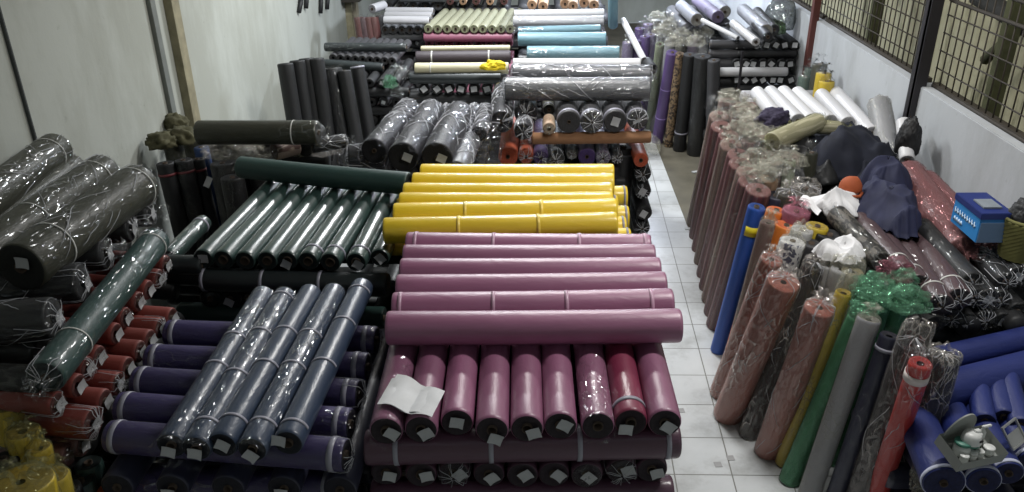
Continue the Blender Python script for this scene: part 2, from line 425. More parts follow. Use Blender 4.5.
# right side: posts, wire mesh, cladding outside
yp = PX(923, 60, XR).y; yr = PX(813, 40, XR).y
bar('trim_7', XR+.0, yp, 0, 4.8, .10, .13, DARKM); bar('trim_8', XR-.035, yp-.03, 0, 4.8, .03, .05, GREYP)
bar('trim_9', XR-.02, yr, 0, 4.8, .08, .10, REDOX)
bar('trim_10', XR+.0, yp-3.4, 0, 4.8, .10, .13, DARKM)
WIRE = plain('rusty dark wire', (52, 46, 38), .7)
def meshpanel(n, y0, y1):
    w = ob('window_%d' % n, boxm('opening', XR+.12, (y0+y1)/2, LEDGE+.02, .06, y1-y0, .04, WIRE)); w['kind'] = 'structure'
    parts = []; ztop = LEDGE+.90
    k = round((y1-y0)/.115)
    for i in range(k+1):
        y = y0+(y1-y0)*i/k; parts.append(tube([(XR+.1, y, LEDGE), (XR+.1, y, ztop)], .0065, 5))
    for z, r in [(LEDGE+.015, .014), (LEDGE+.17, .0065), (LEDGE+.32, .0065), (LEDGE+.47, .0065), (LEDGE+.62, .0065), (LEDGE+.74, .016), (ztop, .014)]:
        parts.append(tube([(XR+.095, y0, z), (XR+.095, y1, z)], r, 5))
    v, f = merge(parts); ob('wire_mesh', mk('mesh', v, f, WIRE), w)
meshpanel(1, yp-3.3, yp-.07); meshpanel(2, yp+.07, yr-.05); meshpanel(3, yr+.05, 17)
def cladmat():
    T = NT('ribbed cladding'); b = T.n('ShaderNodeBsdfPrincipled', Roughness=.7); T.l(b, T.out)
    g = T.n('ShaderNodeNewGeometry'); mp = T.n('ShaderNodeMapping'); mp.inputs['Scale'].default_value = (1, 2.2, .5); T.l(g, mp)
    n1 = T.n('ShaderNodeTexNoise', Scale=1.6, Detail=9.0, Roughness=.7); T.l(mp, n1)
    T.t.links.new(T.ramp(n1.outputs[0], [(.36, lin((84, 84, 62))), (.5, lin((172, 168, 140))), (.8, lin((184, 180, 152)))]), b.inputs[0]); return T.m
v = []; f = []; k = 260
for i in range(k+1):
    y = 1+20*i/k; x = XR+1.15+(.022 if (i//2) % 2 else 0)
    v += [(x, y, -.2), (x, y, 5.4)]
for i in range(k): f.append((2*i, 2*i+2, 2*i+3, 2*i+1))
n0 = len(v); v += [(p[0]+.05, p[1], p[2]) for p in v]; f += [tuple(j+n0 for j in q[::-1]) for q in f]
struct('wall_outside', mk('cladding', v, f, cladmat(), smooth=False))
struct('floor_outside', boxm('ground', XR+.7, 10, -.05, 1.0, 20, .1, CONC))
MOSS = plain('mossy green post', (74, 76, 52), .9, var=.35)
for i, (px) in enumerate((1003, 868)):
    p = PX(px, 60, XR+.75); o = ob('outside_post', boxm('post', p.x, p.y, 2.3, .12, .12, 4.7, MOSS, .006))
    tag(o, ['mossy post standing outside the wire mesh next to the camera', 'mossy post outside the mesh between the red and dark steel posts'][i], 'post', 'posts outside')
p, q = PX(1030, 20, XR+.85), PX(985, 60, XR+.85); p2, q2 = PX(978, -4, XR+.9), PX(1040, 34, XR+.9)
v, f = tube([p, q], .05, 8); o = ob('roof_brace', mk('brace', v, f, MOSS)); tag(o, 'mossy diagonal brace running up outside the wire mesh', 'brace')
v, f = tube([p2, q2], .09, 8); o = ob('roof_beam', mk('beam', v, f, plain('dark wet timber', (40, 40, 38), .8))); tag(o, 'thick dark beam crossing above the wire mesh outside', 'beam')
# paper scraps on the floor
SCR = plain('grey paper scrap', (150, 150, 150), .8)
for (x, y, lb) in [(718, 464.5, 'grey paper scrap lying on white tile, the lower of a pair'), (730.5, 458, 'grey paper scrap on white tile beside the grout line'), (681, 410.5, 'grey scrap on the tiles beside the mauve rolls')]:
    p = P(x, y, .001); o = ob('paper_scrap', boxm('scrap', 0, 0, .001, .05, .05, .002, SCR)); o.location = p; o.rotation_euler.z = .1; tag(o, lb, 'paper scrap', 'paper scraps on the tiles')
for i, (x, y) in enumerate([(689, 229), (695.5, 172), (668, 145.5), (700, 153)]):
    p = P(x, y, .001); o = ob('litter_scrap', boxm('scrap', 0, 0, .004, .09, .05, .008, PAPER)); o.location = p; o.rotation_euler.z = .4*i
    tag(o, 'white litter scrap on the dark concrete, '+ORD[i]+' away from the striped rolls', 'litter', 'white litter')

# ------------------------------------------------------------------ light
def lamp(name, loc, rot, sx, sy, e, col=(1, 1, 1)):
    d = bpy.data.lights.new(name, 'AREA'); d.shape = 'RECTANGLE'; d.size = sx; d.size_y = sy; d.energy = e; d.color = col
    o = bpy.data.objects.new(name, d); COL.objects.link(o); o.location = loc; o.rotation_euler = rot; return o
lamp('ceiling_tube_light', (.4, 7.9, 4.9), (0, 0, 0), 1.4, .5, 130, (1, .98, .95))
lamp('ceiling_tube_light', (-.7, 10.6, 4.7), (0, 0, 0), 1.4, .5, 260, (.95, .98, 1))
lamp('ceiling_tube_light', (1.5, 13.8, 3.4), (0, 0, 0), 1.0, .3, 260, (.8, .87, 1))
lamp('ceiling_tube_light', (2.0, 4.3, 4.9), (0, 0, 0), 1.2, .3, 95, (1, .98, .95))
w = bpy.data.worlds.new('world'); SC.world = w; w.use_nodes = True
w.node_tree.nodes['Background'].inputs[0].default_value = (.75, .83, .9, 1); w.node_tree.nodes['Background'].inputs[1].default_value = .55
SC.view_settings.view_transform = 'Standard'; SC.view_settings.look = 'None'; SC.view_settings.gamma = 1; SC.view_settings.use_curve_mapping = False
SC.view_settings.exposure = .2

# ------------------------------------------------------------------ cloth colours
def radial(cols):
    def pat(T, tc, col):
        sx = T.n('ShaderNodeSeparateXYZ'); T.l(tc, sx, 3, 0)
        cb = T.n('ShaderNodeCombineXYZ'); T.l(sx, cb, 1, 0); T.l(sx, cb, 2, 1)
        gr = T.n('ShaderNodeTexGradient', _gradient_type='RADIAL'); T.l(cb, gr)
        f = T.math('FRACT', T.math('MULTIPLY', gr.outputs[0], 4.0))
        return T.ramp(f, cols, 'LINEAR')
    return pat
def blotch(c1, c2, scale, th=.5, stretch=(1, 1, 1)):
    def pat(T, tc, col):
        mp = T.n('ShaderNodeMapping'); mp.inputs['Scale'].default_value = stretch; T.l(tc, mp, 3, 0)
        v = T.n('ShaderNodeTexNoise', Scale=scale, Detail=3.0, Distortion=.8); T.l(mp, v)
        return T.ramp(v.outputs[0], [(th-.03, lin(c1)), (th+.03, lin(c2))])
    return pat
def cloth(n, rgb, e=None, **k):
    return fabric(n+' cloth', rgb, **k), endmat(n+' edge', e or tuple(v*.55 for v in rgb))  # edge colour is the cloth darkened, shade of the end face put in
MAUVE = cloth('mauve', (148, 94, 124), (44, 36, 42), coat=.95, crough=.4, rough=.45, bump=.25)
WINE = cloth('wine', (78, 48, 66), (44, 34, 42), coat=.6, crough=.25, rough=.55)  # mauve of the lower layers, their shade put into the colour
WINER = cloth('deep red wine', (118, 38, 66), (40, 26, 34), coat=.6, crough=.25, rough=.55)
YEL = cloth('yellow', (226, 194, 36), (190, 150, 30), coat=.7, crough=.2, rough=.5, var=.06)
GRN = cloth('dark green', (46, 68, 64), (26, 40, 40), coat=1, crough=.24, rough=.45, bump=.2)
GRN2 = cloth('bottle green', (38, 66, 62), (26, 40, 40), coat=.35, crough=.35, rough=.6)
BGRN = cloth('black green', (26, 34, 36), (20, 24, 26), coat=.3, crough=.3, rough=.6)
NAVY = cloth('slate navy', (48, 62, 84), (20, 24, 34), coat=.7, crough=.25, rough=.5)
PURP = cloth('purple', (58, 50, 94), (26, 22, 44), coat=.3, crough=.3, rough=.6, bump=.5)
RUST = cloth('rust', (122, 52, 44), (84, 40, 36), coat=.2, crough=.4, rough=.7)
OLIVE = cloth('olive', (54, 55, 42), (26, 28, 26), coat=.25, crough=.3, rough=.65, bump=.5)
BLACK = cloth('black', (25, 26, 28), (22, 23, 25), coat=.1, crough=.3, rough=.65)
CHAR = cloth('charcoal', (54, 54, 57), (62, 62, 64), coat=.3, crough=.35, rough=.7)
GREY = cloth('mid grey', (98, 100, 104), (70, 70, 72), coat=.6, crough=.25, rough=.5, bump=.6)
STEEL = cloth('steel grey', (36, 36, 40), (26, 26, 30), coat=.15, crough=.25, rough=.5, bump=.8)
LGREY = cloth('pale grey', (168, 168, 172), (120, 120, 124), coat=.3, crough=.35)
WHITE = cloth('white', (190, 190, 192), (170, 170, 172), coat=.4, crough=.3, rough=.6, var=.05)
CREAM = cloth('cream', (176, 171, 144), (140, 132, 104), coat=.3, crough=.35)
SAGE = cloth('sage', (150, 150, 126), (120, 122, 96), coat=.5, crough=.25)
PINK = cloth('dusty pink', (140, 82, 102), (130, 74, 92), coat=.3, crough=.35)
SKY = cloth('light blue', (106, 142, 154), (100, 140, 156), coat=.4, crough=.3, bump=.6)
CORAL = cloth('coral', (164, 104, 92), (150, 84, 70), coat=.3, crough=.35, rough=.65, bump=1)
BLUE = cloth('bright blue', (34, 84, 176), (26, 62, 130), coat=.3, crough=.35, bump=.5)
ROYAL = cloth('royal blue', (27, 41, 104), (24, 30, 70), coat=.15, crough=.35, bump=.5)
GOLD = cloth('mustard yellow', (198, 172, 44), (150, 128, 36), coat=.3, crough=.35, bump=.6)
LEAF = cloth('leaf green', (62, 118, 78), (44, 84, 56), coat=.5, crough=.25, bump=.4)
SILV = cloth('silver grey', (140, 142, 150), (120, 118, 112), coat=.4, crough=.3, bump=.4)
INK = cloth('ink navy', (40, 42, 62), (28, 28, 40), coat=.5, crough=.3)
RED = cloth('red', (186, 52, 46), (150, 40, 38), coat=.3, crough=.35, bump=.6)
ORANGE = cloth('orange', (214, 120, 44), (190, 92, 44), coat=.3, crough=.4)
ORRED = cloth('orange red', (178, 84, 54), (178, 82, 54), coat=.3, crough=.4)
TAN = cloth('orange tan', (134, 98, 70), (140, 98, 62), rough=.9)
BROWN = cloth('red brown', (86, 50, 48), (76, 44, 42), coat=.4, crough=.3)
PLUM = cloth('plum brown', (72, 52, 56), (44, 34, 42), coat=.5, crough=.25, bump=.4)
VIOLET = cloth('violet', (84, 66, 112), (64, 44, 96), coat=.3, crough=.35)
LILAC = cloth('lilac', (118, 110, 134), (90, 80, 104), coat=.3, crough=.35)
PALEG = cloth('pale green', (150, 158, 134), (110, 118, 98), coat=.3, crough=.35)
BEI = cloth('beige', (184, 150, 122), (150, 118, 92), coat=.3, crough=.4)
W1, MR, GB = lin((124, 96, 92)), lin((104, 52, 56)), lin((72, 42, 45))
STRIPE = (fabric('maroon striped cloth', (110, 62, 66), coat=.3, crough=.35, rough=.75,
          pattern=radial([(0, MR), (.18, GB), (.3, MR), (.42, W1), (.47, lin((110, 72, 72))), (.6, GB), (.72, MR), (.86, W1), (.9, MR), (1, MR)])), endmat('striped edge', (120, 84, 80)))
FLORAL = (fabric('white and blue print cloth', (220, 220, 225), pattern=blotch((36, 44, 84), (224, 224, 226), 22, .47)), endmat('print edge', (200, 200, 200)))
LEOP = (fabric('brown spotted cloth', (150, 120, 80), pattern=blotch((58, 48, 42), (142, 120, 92), 26, .48)), endmat('spotted edge', (90, 72, 50)))
MARB = (fabric('grey marbled cloth', (120, 118, 112), pattern=blotch((34, 33, 32), (92, 88, 82), 30, .5, (.6, 1, 1))), endmat('marbled edge', (60, 60, 60)))
PLAID = fabric('brown plaid cloth', (110, 90, 80), pattern=blotch((84, 62, 56), (150, 134, 122), 18, .5, (.3, 3, 1)))

V3 = Vector
BASE = {}
def deep(A, B, r, mat, n=14):
    """a roll the picture shows nothing of: collected into the one object of buried lower layers"""
    A = V3(A); B = V3(B)
    BASE.setdefault(mat[0].name, [mat[0], []])[1].append(tube([A, A+(B-A)*.02, B-(B-A)*.02, B], [r*.93, r, r, r*.93], n))
def crib(x0, x1, y0, y1, htop, mat, what, d=.16):
    """the lower layers of a stack down to the floor, buried behind what stands in front"""
    h = htop-d/2; k = 0
    while h > d*.45:
        z = max(h, d/2); m = max(2, int((x1-x0 if k % 2 == 0 else y1-y0)/d/1.6))
        for s in range(m):
            if k % 2 == 0:
                x = lerp(x0+d, x1-d, s/(m-1)); A, B = V3((x, y0, z)), V3((x, y1, z))
            else:
                y = lerp(y0+d, y1-d, s/(m-1)); A, B = V3((x0, y, z)), V3((x1, y, z))
            deep(A, B, d/2-.001, mat)
        h -= d; k += 1

# ------------------------------------------------------------------ mauve stack in the middle
g = 'mauve rolls lying across the top of the stack'
rows = [((407, 246), (650, 248)), ((404, 259), (655, 258.5)), ((401, 273), (660, 272)), ((397, 290), (666, 287)), ((393, 308.5), (673, 304.5)), ((387, 328), (680, 325.5))]
nm = ['touching the yellow rolls', 'second from the yellow rolls', 'third from the yellow rolls', 'fourth from the yellow rolls', 'second from the front, with short pale tapes', 'frontmost and plain']
for i, (l, r_) in enumerate(rows):
    tp = {0: (.04, .36, .71, .975), 4: ((.03, (1.3, 3.0)), (.36, (1.3, 3.0)), (.62, (1.3, 3.0)), (.92, (1.3, 3.0)))}.get(i, ())
    roll(P(*l, 1.68), P(*r_, 1.68), .086, *MAUVE, label='mauve film-wrapped roll lying crosswise, '+nm[i], group=g, tapes=tp, tw=.02, tmat=fabric('pinkish tape', (196, 158, 180), coat=.6, crough=.3, rough=.5), sag=.004, rc=.025)
g = 'mauve rolls pointing at the camera'
ends = [(386, 431.5), (421, 430), (457, 423), (492, 430.5), (527, 429), (560.5, 426.5), (598, 426.5), (631, 423), (665, 423.5)]
ex = ['first from the navy rolls, half under the white sheets', 'second from the navy rolls, under the white sheets', 'third from the navy rolls, beside the white sheets', 'fourth from the navy rolls', 'fifth and middle one of nine',
      'fourth from the aisle', 'third from the aisle, torn film at its end', 'second from the aisle, deeper red with torn film', 'first from the aisle']
sk = [(-.35, -.1, .6), (-.3, -.2, -.5), (.0, .1, .2), (-.2, -.55, .35), (-.4, -.25, -.3), (-.25, .15, .5), None, (.3, -.4, .1), (-.2, -.2, .6)]
for i, e in enumerate(ends):
    A = P(*e, 1.515); B = A+V3((-.045+.004*i, 1.45, 0)); B.z = A.z
    m = WINER if i == 7 else MAUVE
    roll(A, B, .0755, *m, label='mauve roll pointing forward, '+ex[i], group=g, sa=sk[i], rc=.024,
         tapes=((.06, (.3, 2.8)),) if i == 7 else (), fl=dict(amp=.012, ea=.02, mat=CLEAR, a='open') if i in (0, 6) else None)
g = 'dark mauve rolls across under the pointing rolls'
A, B = P(366, 447, 1.355), P(679, 440, 1.355)
for i in range(4):
    o = V3((0, .42*i, 0))
    roll(A+o, B+o, .083, *WINE, label='shaded mauve crosswise roll under the pointing mauve rolls, '+['at the very front with pale tapes', 'second inward, in shadow', 'third inward, in shadow', 'innermost, in shadow'][i], group=g, tapes=(.1, .4, .68, .96) if i == 0 else ())
g = 'dark roll ends in the second row'
e4 = [(386, 473.5), (421, 475.5), (454, 474), (489, 475), (522.5, 476), (554, 475), (587, 476), (622, 471.5), (652, 470.5)]
for i, e in enumerate(e4):
    A = P(*e, 1.19); roll(A, A+V3((-.04, 1.4, 0)), .0745, *WINE, label='shaded mauve roll end below the taped front roll, '+ORD[i]+' from the navy rolls', group=g, sa=(random.uniform(-.4, .1), random.uniform(-.2, .2), random.uniform(-.8, .8)), rc=.024,
        fl=dict(a='star', amp=.01, mat=CLEARD) if i in (2, 6, 7) else None)
A, B = P(372, 496, 1.03), P(672, 492, 1.03)
for i in range(3):
    roll(A+V3((0, .55*i, 0)), B+V3((0, .55*i, 0)), .083, *WINE, label='shaded mauve roll at the bottom edge of the picture, '+['foremost', 'middle', 'rear'][i]+' of its layer', group='lowest visible crosswise rolls')
crib(-.78, .63, 2.95, 4.4, .945, WINE, 'mauve stack')
# delivery papers on the two end rolls
def sheet(name, pts, mat, label, nx=10, ny=8, amp=.006, seed=0, cat='paper', group=None):
    """a limp sheet through four corner points p00 p10 p11 p01"""
    p00, p10, p11, p01 = pts; vs = []; t = .0015
    for s in (0, 1):
        for i in range(nx+1):
            for j in range(ny+1):
                u, v = i/nx, j/ny
                p = p00*(1-u)*(1-v)+p10*u*(1-v)+p11*u*v+p01*(1-u)*v
                vs.append(p+V3((0, 0, amp*noise.noise((u*4+seed, v*3, seed))+sheet.curve(u, v)-t*s)))
    f = []; n = (nx+1)*(ny+1)
    for i in range(nx):
        for j in range(ny):
            a = i*(ny+1)+j; q = (a, a+ny+1, a+ny+2, a+1); f.append(q); f.append(tuple(k+n for k in q[::-1]))
    o = ob(name, mk(name, vs, f, mat)); tag(o, label, cat, group); return o
sheet.curve = lambda u, v: .03*abs(math.sin(u*PI*1.5+.5))-.015
WPAP = plain('white delivery paper', (232, 234, 236), .75, var=.03, scale=30)
h = 1.60
sheet('paper_sheet', [P(380, 404, h), P(432, 419, h), P(445, 393, h), P(397, 374, h)], WPAP, 'upper white paper sheet lying over the ends of two mauve rolls', seed=3)
sheet('paper_sheet', [P(377, 404, h-.006), P(425, 416, h-.006), P(436, 396, h-.006), P(392, 378, h-.006)], WPAP, 'lower white paper sheet peeking out under another on mauve rolls', seed=5)

# ------------------------------------------------------------------ yellow stack
g = 'yellow rolls on the top layer'
yr_ = [((421, 175), (613.5, 175)), ((413, 184), (613, 184.5)), ((404, 194.5), (612, 194)), ((400, 204.5), (613, 203.5)), ((394, 215.5), (616.5, 210.5)), ((384, 230.5), (617, 224.5))]
for i, (l, r_) in enumerate(yr_):
    roll(P(*l, 1.68), P(*r_, 1.68), .083, *YEL, label='bright yellow roll lying crosswise on top, '+['rearmost of six', 'second from the rear', 'third from the rear', 'third from the mauve rolls', 'second from the mauve rolls', 'next to the mauve rolls'][i], group=g, rc=.022, sag=.003,
         tapes=(.32, .66) if i in (4, 5) else (), tmat=fabric('yellowed tape', (236, 208, 84), coat=.7, crough=.2, rough=.5))
g = 'yellow rolls of the second layer'
A0, B0 = P(399, 252, 1.50), P(623, 236, 1.51); 
for i in range(6):
    o = V3((.012*i*(-1)**i, .185*i, 0)); A = V3((-.98, 4.82, 1.51)); B = V3((.60, 4.87, 1.51))
    roll(A+o, B+o, .083, *YEL, label='yellow roll of the second layer poking towards the aisle, '+['next to the mauve stack', 'second from the mauve stack', 'third from the mauve stack', 'fourth from the mauve stack', 'fifth from the mauve stack', 'sixth from the mauve stack'][i], group=g, rc=.022, tapes=(.985,), tw=.014)
crib(-.95, .58, 4.68, 5.9, 1.425, BLACK, 'yellow stack')

# ------------------------------------------------------------------ dark green stack
g = 'glossy dark green rolls side by side'
fr = [(203, 259), (223, 260), (244.7, 261), (267, 261), (287.4, 261), (308, 261.5), (330, 262.5), (356, 262.5), (379.7, 258)]
for i, e in enumerate(fr):
    t = i/8; A = P(*e, 1.53); B = P(lerp(278, 414, t), lerp(181, 184, t), 1.53)
    roll(A, B, .066 if i < 8 else .062, *GRN, label='glossy dark green roll pointing away from the camera, '+ORD[i]+' from the plaster wall' if i < 8 else 'dark green roll pointing away, partly tucked beside the yellow rolls', group=g, sa=[(-.1, .1, 0), None, None, None, (.1, -.3, .5), None, None, (-.2, -.2, .6), (-.1, 0, .9)][i], rc=.03,
         lump=.006, tapes=(.08,) if i in (5, 6, 7) else ())
roll(P(240, 167, 1.685), P(409, 183.5, 1.685), .083, *GRN2, label='bottle green roll lying across the back of the glossy green rolls', rc=.02, sag=.006, group=None)
g = 'dark rolls across under the green ones'
roll(P(204, 279, 1.385), P(389, 285, 1.385), .075, *BGRN, label='black green taped roll lying crosswise just under the glossy green rolls', group=g, tapes=(.01, .33, .64))
for i in range(3):
    deep((-2.1, 4.95+.38*i, 1.385), (-.92, 4.92+.38*i, 1.385), .075, BGRN)
for i, (x, y) in enumerate([(210, 299), (230, 299), (247, 298), (266, 299), (286, 299), (306, 300)]):
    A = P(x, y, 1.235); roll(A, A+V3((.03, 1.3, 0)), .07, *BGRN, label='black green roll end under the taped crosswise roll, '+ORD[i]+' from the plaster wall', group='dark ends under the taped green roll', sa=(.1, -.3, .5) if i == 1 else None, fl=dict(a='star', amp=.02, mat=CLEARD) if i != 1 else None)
roll(P(180, 313, 1.085), P(385, 318, 1.085), .075, *GRN2, label='bottle green crosswise roll low in the stack behind the purple rolls', group=None)
for i, (y0, y1) in enumerate([(264, 265), (275, 277), (285.5, 286.5), (296, 297)]):
    hh = 1.55-.155*i if i < 3 else 1.1
    A = P(164+2*i, y0, 1.48-.135*i); B = P(204-i*1, y1, 1.48-.135*i)
    roll(A, B, .062, *BGRN, label='short dark crosswise roll between the rust ends and the green stack, '+['topmost', 'second from the top', 'third from the top', 'lowest'][i], group='dark rolls beside the rust ends')
crib(-2.1, -.92, 4.62, 5.9, 1.005, BGRN, 'green stack')

# ------------------------------------------------------------------ navy and purple stack
g = 'slate navy rolls lying on the purple ones'
nf = [(171, 446), (196, 449), (222, 445.5), (252, 450), (288, 443.5)]
nb = [(264, 295), (285.5, 296), (311, 293), (334.5, 292.5), (362.5, 287)]
tp = [(.42, .62), (.10, .38, .66, .95), (.1, .42, .65), (.1, .42, .63), (.06, .40, .68, .93)]
for i in range(5):
    roll(P(*nf[i], 1.505), P(*nb[i], 1.505), .067, *NAVY, label='slate navy film-wrapped roll, '+['outermost, beside the rust ends', 'second from the rust ends', 'third and middle one', 'second from the mauve stack', 'outermost, beside the mauve stack'][i], group=g, sa=[(.2, -.4, .3), (.1, -.3, .2), (-.1, .1, .5), (.1, -.4, .7), (.55, .3, .2)][i], rc=.022,
         tapes=tuple((t, (.2, 2.9)) for t in tp[i]), tw=.016, fl=dict(a='open', ea=.05, amp=.012, mat=CLEAR) if i in (0, 1, 3) else None)
g = 'purple rolls lying across under the navy ones'
pe = [((168, 333), (378, 340)), ((149, 358), (369, 367)), ((136, 381), (360, 395)), ((120, 407), (351, 424)), ((110, 436), (347, 455))]
for i, (l, r_) in enumerate(pe):
    roll(P(*l, 1.36), P(*r_, 1.36), .077, *PURP, label='purple film-wrapped roll lying under the navy rolls, '+['rearmost', 'second from the rear', 'third and middle one', 'second from the front', 'frontmost'][i], group=g, tapes=(.04, .95), tw=.028, rc=.022, fl=dict(b='star', amp=.02, mat=CLEARD), lump=.02)
g = 'dark purple rolls of the lower layer'
for i in range(5):
    x = -1.95+.26*i
    roll(V3((x, 2.86, 1.2)), V3((x, 4.15, 1.2)), .078, *INK, label='dark ink navy roll end under the frontmost purple roll, '+ORD[i]+' from the rust ends', group=g, sa=stk() if i % 2 else None)
roll(P(126, 478, 1.04), P(343, 487, 1.04), .078, *PURP, label='purple roll low in the stack below the navy roll ends', group='low purple rolls', tapes=(.04, .93), fl=dict(b='star', amp=.02, mat=CLEARD))
roll(V3((-2.0, 3.9, 1.04)), V3((-.9, 3.85, 1.04)), .078, *PURP, label='purple roll low at the back of the navy stack', group='low purple rolls')
crib(-2.05, -.92, 2.9, 4.2, .96, INK, 'navy and purple stack')

# ------------------------------------------------------------------ rust rolls
g = 'rust red rolls with white labels on their ends'
rr = [(173, 318), (161, 328), (151, 340), (141, 351.5), (129, 368), (119, 384), (106, 401), (94, 423)]
for i, e in enumerate(rr):
    A = P(*e, 1.40 if i < 7 else 1.38); r_ = .062 if i < 7 else .08
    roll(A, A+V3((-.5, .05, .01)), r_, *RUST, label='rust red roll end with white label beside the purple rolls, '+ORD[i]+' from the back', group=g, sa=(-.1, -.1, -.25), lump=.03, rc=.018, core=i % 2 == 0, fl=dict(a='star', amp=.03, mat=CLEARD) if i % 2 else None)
rl = [(167, 265), (160, 279), (149.5, 290), (139.5, 302), (126.5, 318), (117, 334), (100, 357), (88.5, 368), (79, 386), (58, 404)]
for i, e in enumerate(rl):
    A = P(*e, 1.525)
    roll(A, A+V3((-.45, .05, .02)), .06, *RUST, label='rust red labelled roll end in the upper row, '+ORD[i]+' from the back' if i < 9 else 'rust red roll end alone in the shade below the upper row', group=g, sa=(-.1, -.1, -.25), lump=.035, rc=.018, core=i % 3 == 0, fl=dict(a='star', amp=.03, mat=CLEARD) if i % 3 != 2 else None)
for i, (x, y) in enumerate([(84, 445), (57, 437), (40, 428), (70, 455)]):
    A = P(x, y, 1.26); roll(A, A+V3((-.8, .05, 0)), .058, *BROWN, label='dark red brown roll end low in the shade, '+ORD[i]+' from the purple rolls', group='shaded brown ends', sa=(0, 0, .3) if i == 0 else None, fl=dict(a='star', amp=.03, mat=CLEARD))
for i in range(5):
    deep((-2.95, 3.3+.32*i, 1.335), (-2.35, 3.3+.32*i, 1.27), .06, BLACK)
crib(-3.1, -2.2, 3.05, 4.5, 1.19, BLACK, 'rust stack')

# ------------------------------------------------------------------ olive heap at the plaster wall
roll(P(204, 222, 1.5), P(168, 258, 1.5), .058, *GRN, label='short dark green roll with loose film at its end behind the rust rolls', fl=dict(b='star', a='none', amp=.02, mat=CLEAR), tapes=(.12,))
roll(P(156, 240, 1.70), P(45, 378, 1.70), .085, *GRN2, label='long bottle green roll lying slantwise over the rust rolls', fl=dict(a='tuft', b='tuft', ea=.08, eb=.1, amp=.015, mat=CLEAR), tapes=(.06, .80), tmat=STRING, tw=.008)
g = 'big olive film-wrapped rolls by the plaster wall'
roll(P(56, 149, 2.03), P(-30, 213, 2.03), .115, *OLIVE, label='big olive roll highest against the plaster wall, its end wrapped in film', group=g, fl=dict(a='star', amp=.03, mat=CLEAR), tapes=(.12,), tmat=STRING, tw=.008, rc=.03)
roll(P(72, 168, 1.88), P(-30, 246, 1.88), .11, *OLIVE, label='olive roll sunk between two larger olive ones at the plaster wall', group=g, fl=dict(a='star', amp=.03, mat=CLEARD), rc=.03)
roll(P(104, 171, 1.97), P(-25, 262, 1.97), .115, *OLIVE, label='big olive roll second from the wall with crumpled clear film', group=g, fl=dict(a='tuft', ea=.08, amp=.05, mat=CLEAR), tapes=(.1, .62), tmat=STRING, tw=.008, rc=.03)
roll(P(140, 184, 1.97), P(20, 268, 1.97), .132, *OLIVE, label='biggest olive roll next to the green stack, two labels on its dark end', group=g, fl=dict(a='tuft', ea=.1, amp=.035, mat=CLEAR), tapes=(.06, .78), tmat=STRING, tw=.008, sb=(.2, .25, .1, .07, .06), rc=.03)
g = 'black bagged rolls under the olive ones'
for i, (x, y, r_) in enumerate([(150, 213, .085), (131, 228, .085), (106, 253, .095), (83, 283, .105), (54, 318, .105), (42, 352, .08), (44, 380, .07)]):
    A = P(x, y, 1.80 if i < 5 else 1.62); d = V3((-.75, -.12, -.02)) if i < 5 else V3((-.7, .05, 0))
    roll(A, A+d*.9, r_, *BLACK, label='black roll end in crinkled clear film under the olive rolls, '+ORD[i]+' from the back', group=g, fl=dict(a='star' if i > 2 else 'tuft', ea=.1, amp=.06, mat=CLEAR if i < 5 else CLEARD), sa=(-.3, -.2, -.1, .07, .07) if i < 5 else None, core=False)
for i in range(4):
    x = -3.35+.19*i
    deep((x, 3.2, 1.62-.02*i), (x+.02, 4.75, 1.62-.02*i), .11, BLACK)
crib(-3.45, -2.95, 3.2, 4.7, 1.5, BLACK, 'heap by the plaster wall')

# ------------------------------------------------------------------ yellow bundles in the near corner
for i, (x, y, hh, r_, lb) in enumerate([(20, 480, 1.42, .13, 'fat yellow film-wrapped bundle in the near corner'), (52, 474, 1.36, .07, 'slim yellow bundle standing beside the fat one'), (22, 430, 1.46, .075, 'yellow bundle leaning behind the fat one'), (6, 402, 1.5, .09, 'yellow bundle in deep shade by the wall'), (38, 446, 1.4, .055, 'small yellow wrapped top between the bundles')]):
    B = P(x, y, hh); A = V3((B.x-.05, B.y-.08, 0)); roll(A, B, r_, *GOLD, label=lb, group='yellow bundles in the near corner', name='bagged_fabric', fl=dict(b='tuft', eb=.07, amp=.09, mat=YELFILM), lump=.09, core=False)
for i, (x, y, hh, m, lb) in enumerate([(3, 458, 1.38, BLACK, 'black film-topped roll standing among the yellow bundles'), (88, 462, 1.18, GRN2, 'tall green roll standing in the gap before the purple stack'), (80, 480, 1.16, GRN2, 'shorter green roll standing beside the tall green one'), (66, 487, 1.2, BLACK, 'black roll top in clear film near the bottom edge'), (110, 488, 1.1, ORANGE, 'orange roll top at the bottom edge before the purple stack'), (58, 462, 1.1, BROWN, 'reddish roll top in the dark gap beside the yellow bundles')]):
    B = P(x, y, hh); A = V3((B.x+.03, B.y-.06, 0)); roll(A, B, .065, *m, label=lb, group='standing rolls in the near corner', fl=dict(b='open', eb=.03, amp=.03, mat=CLEARD))

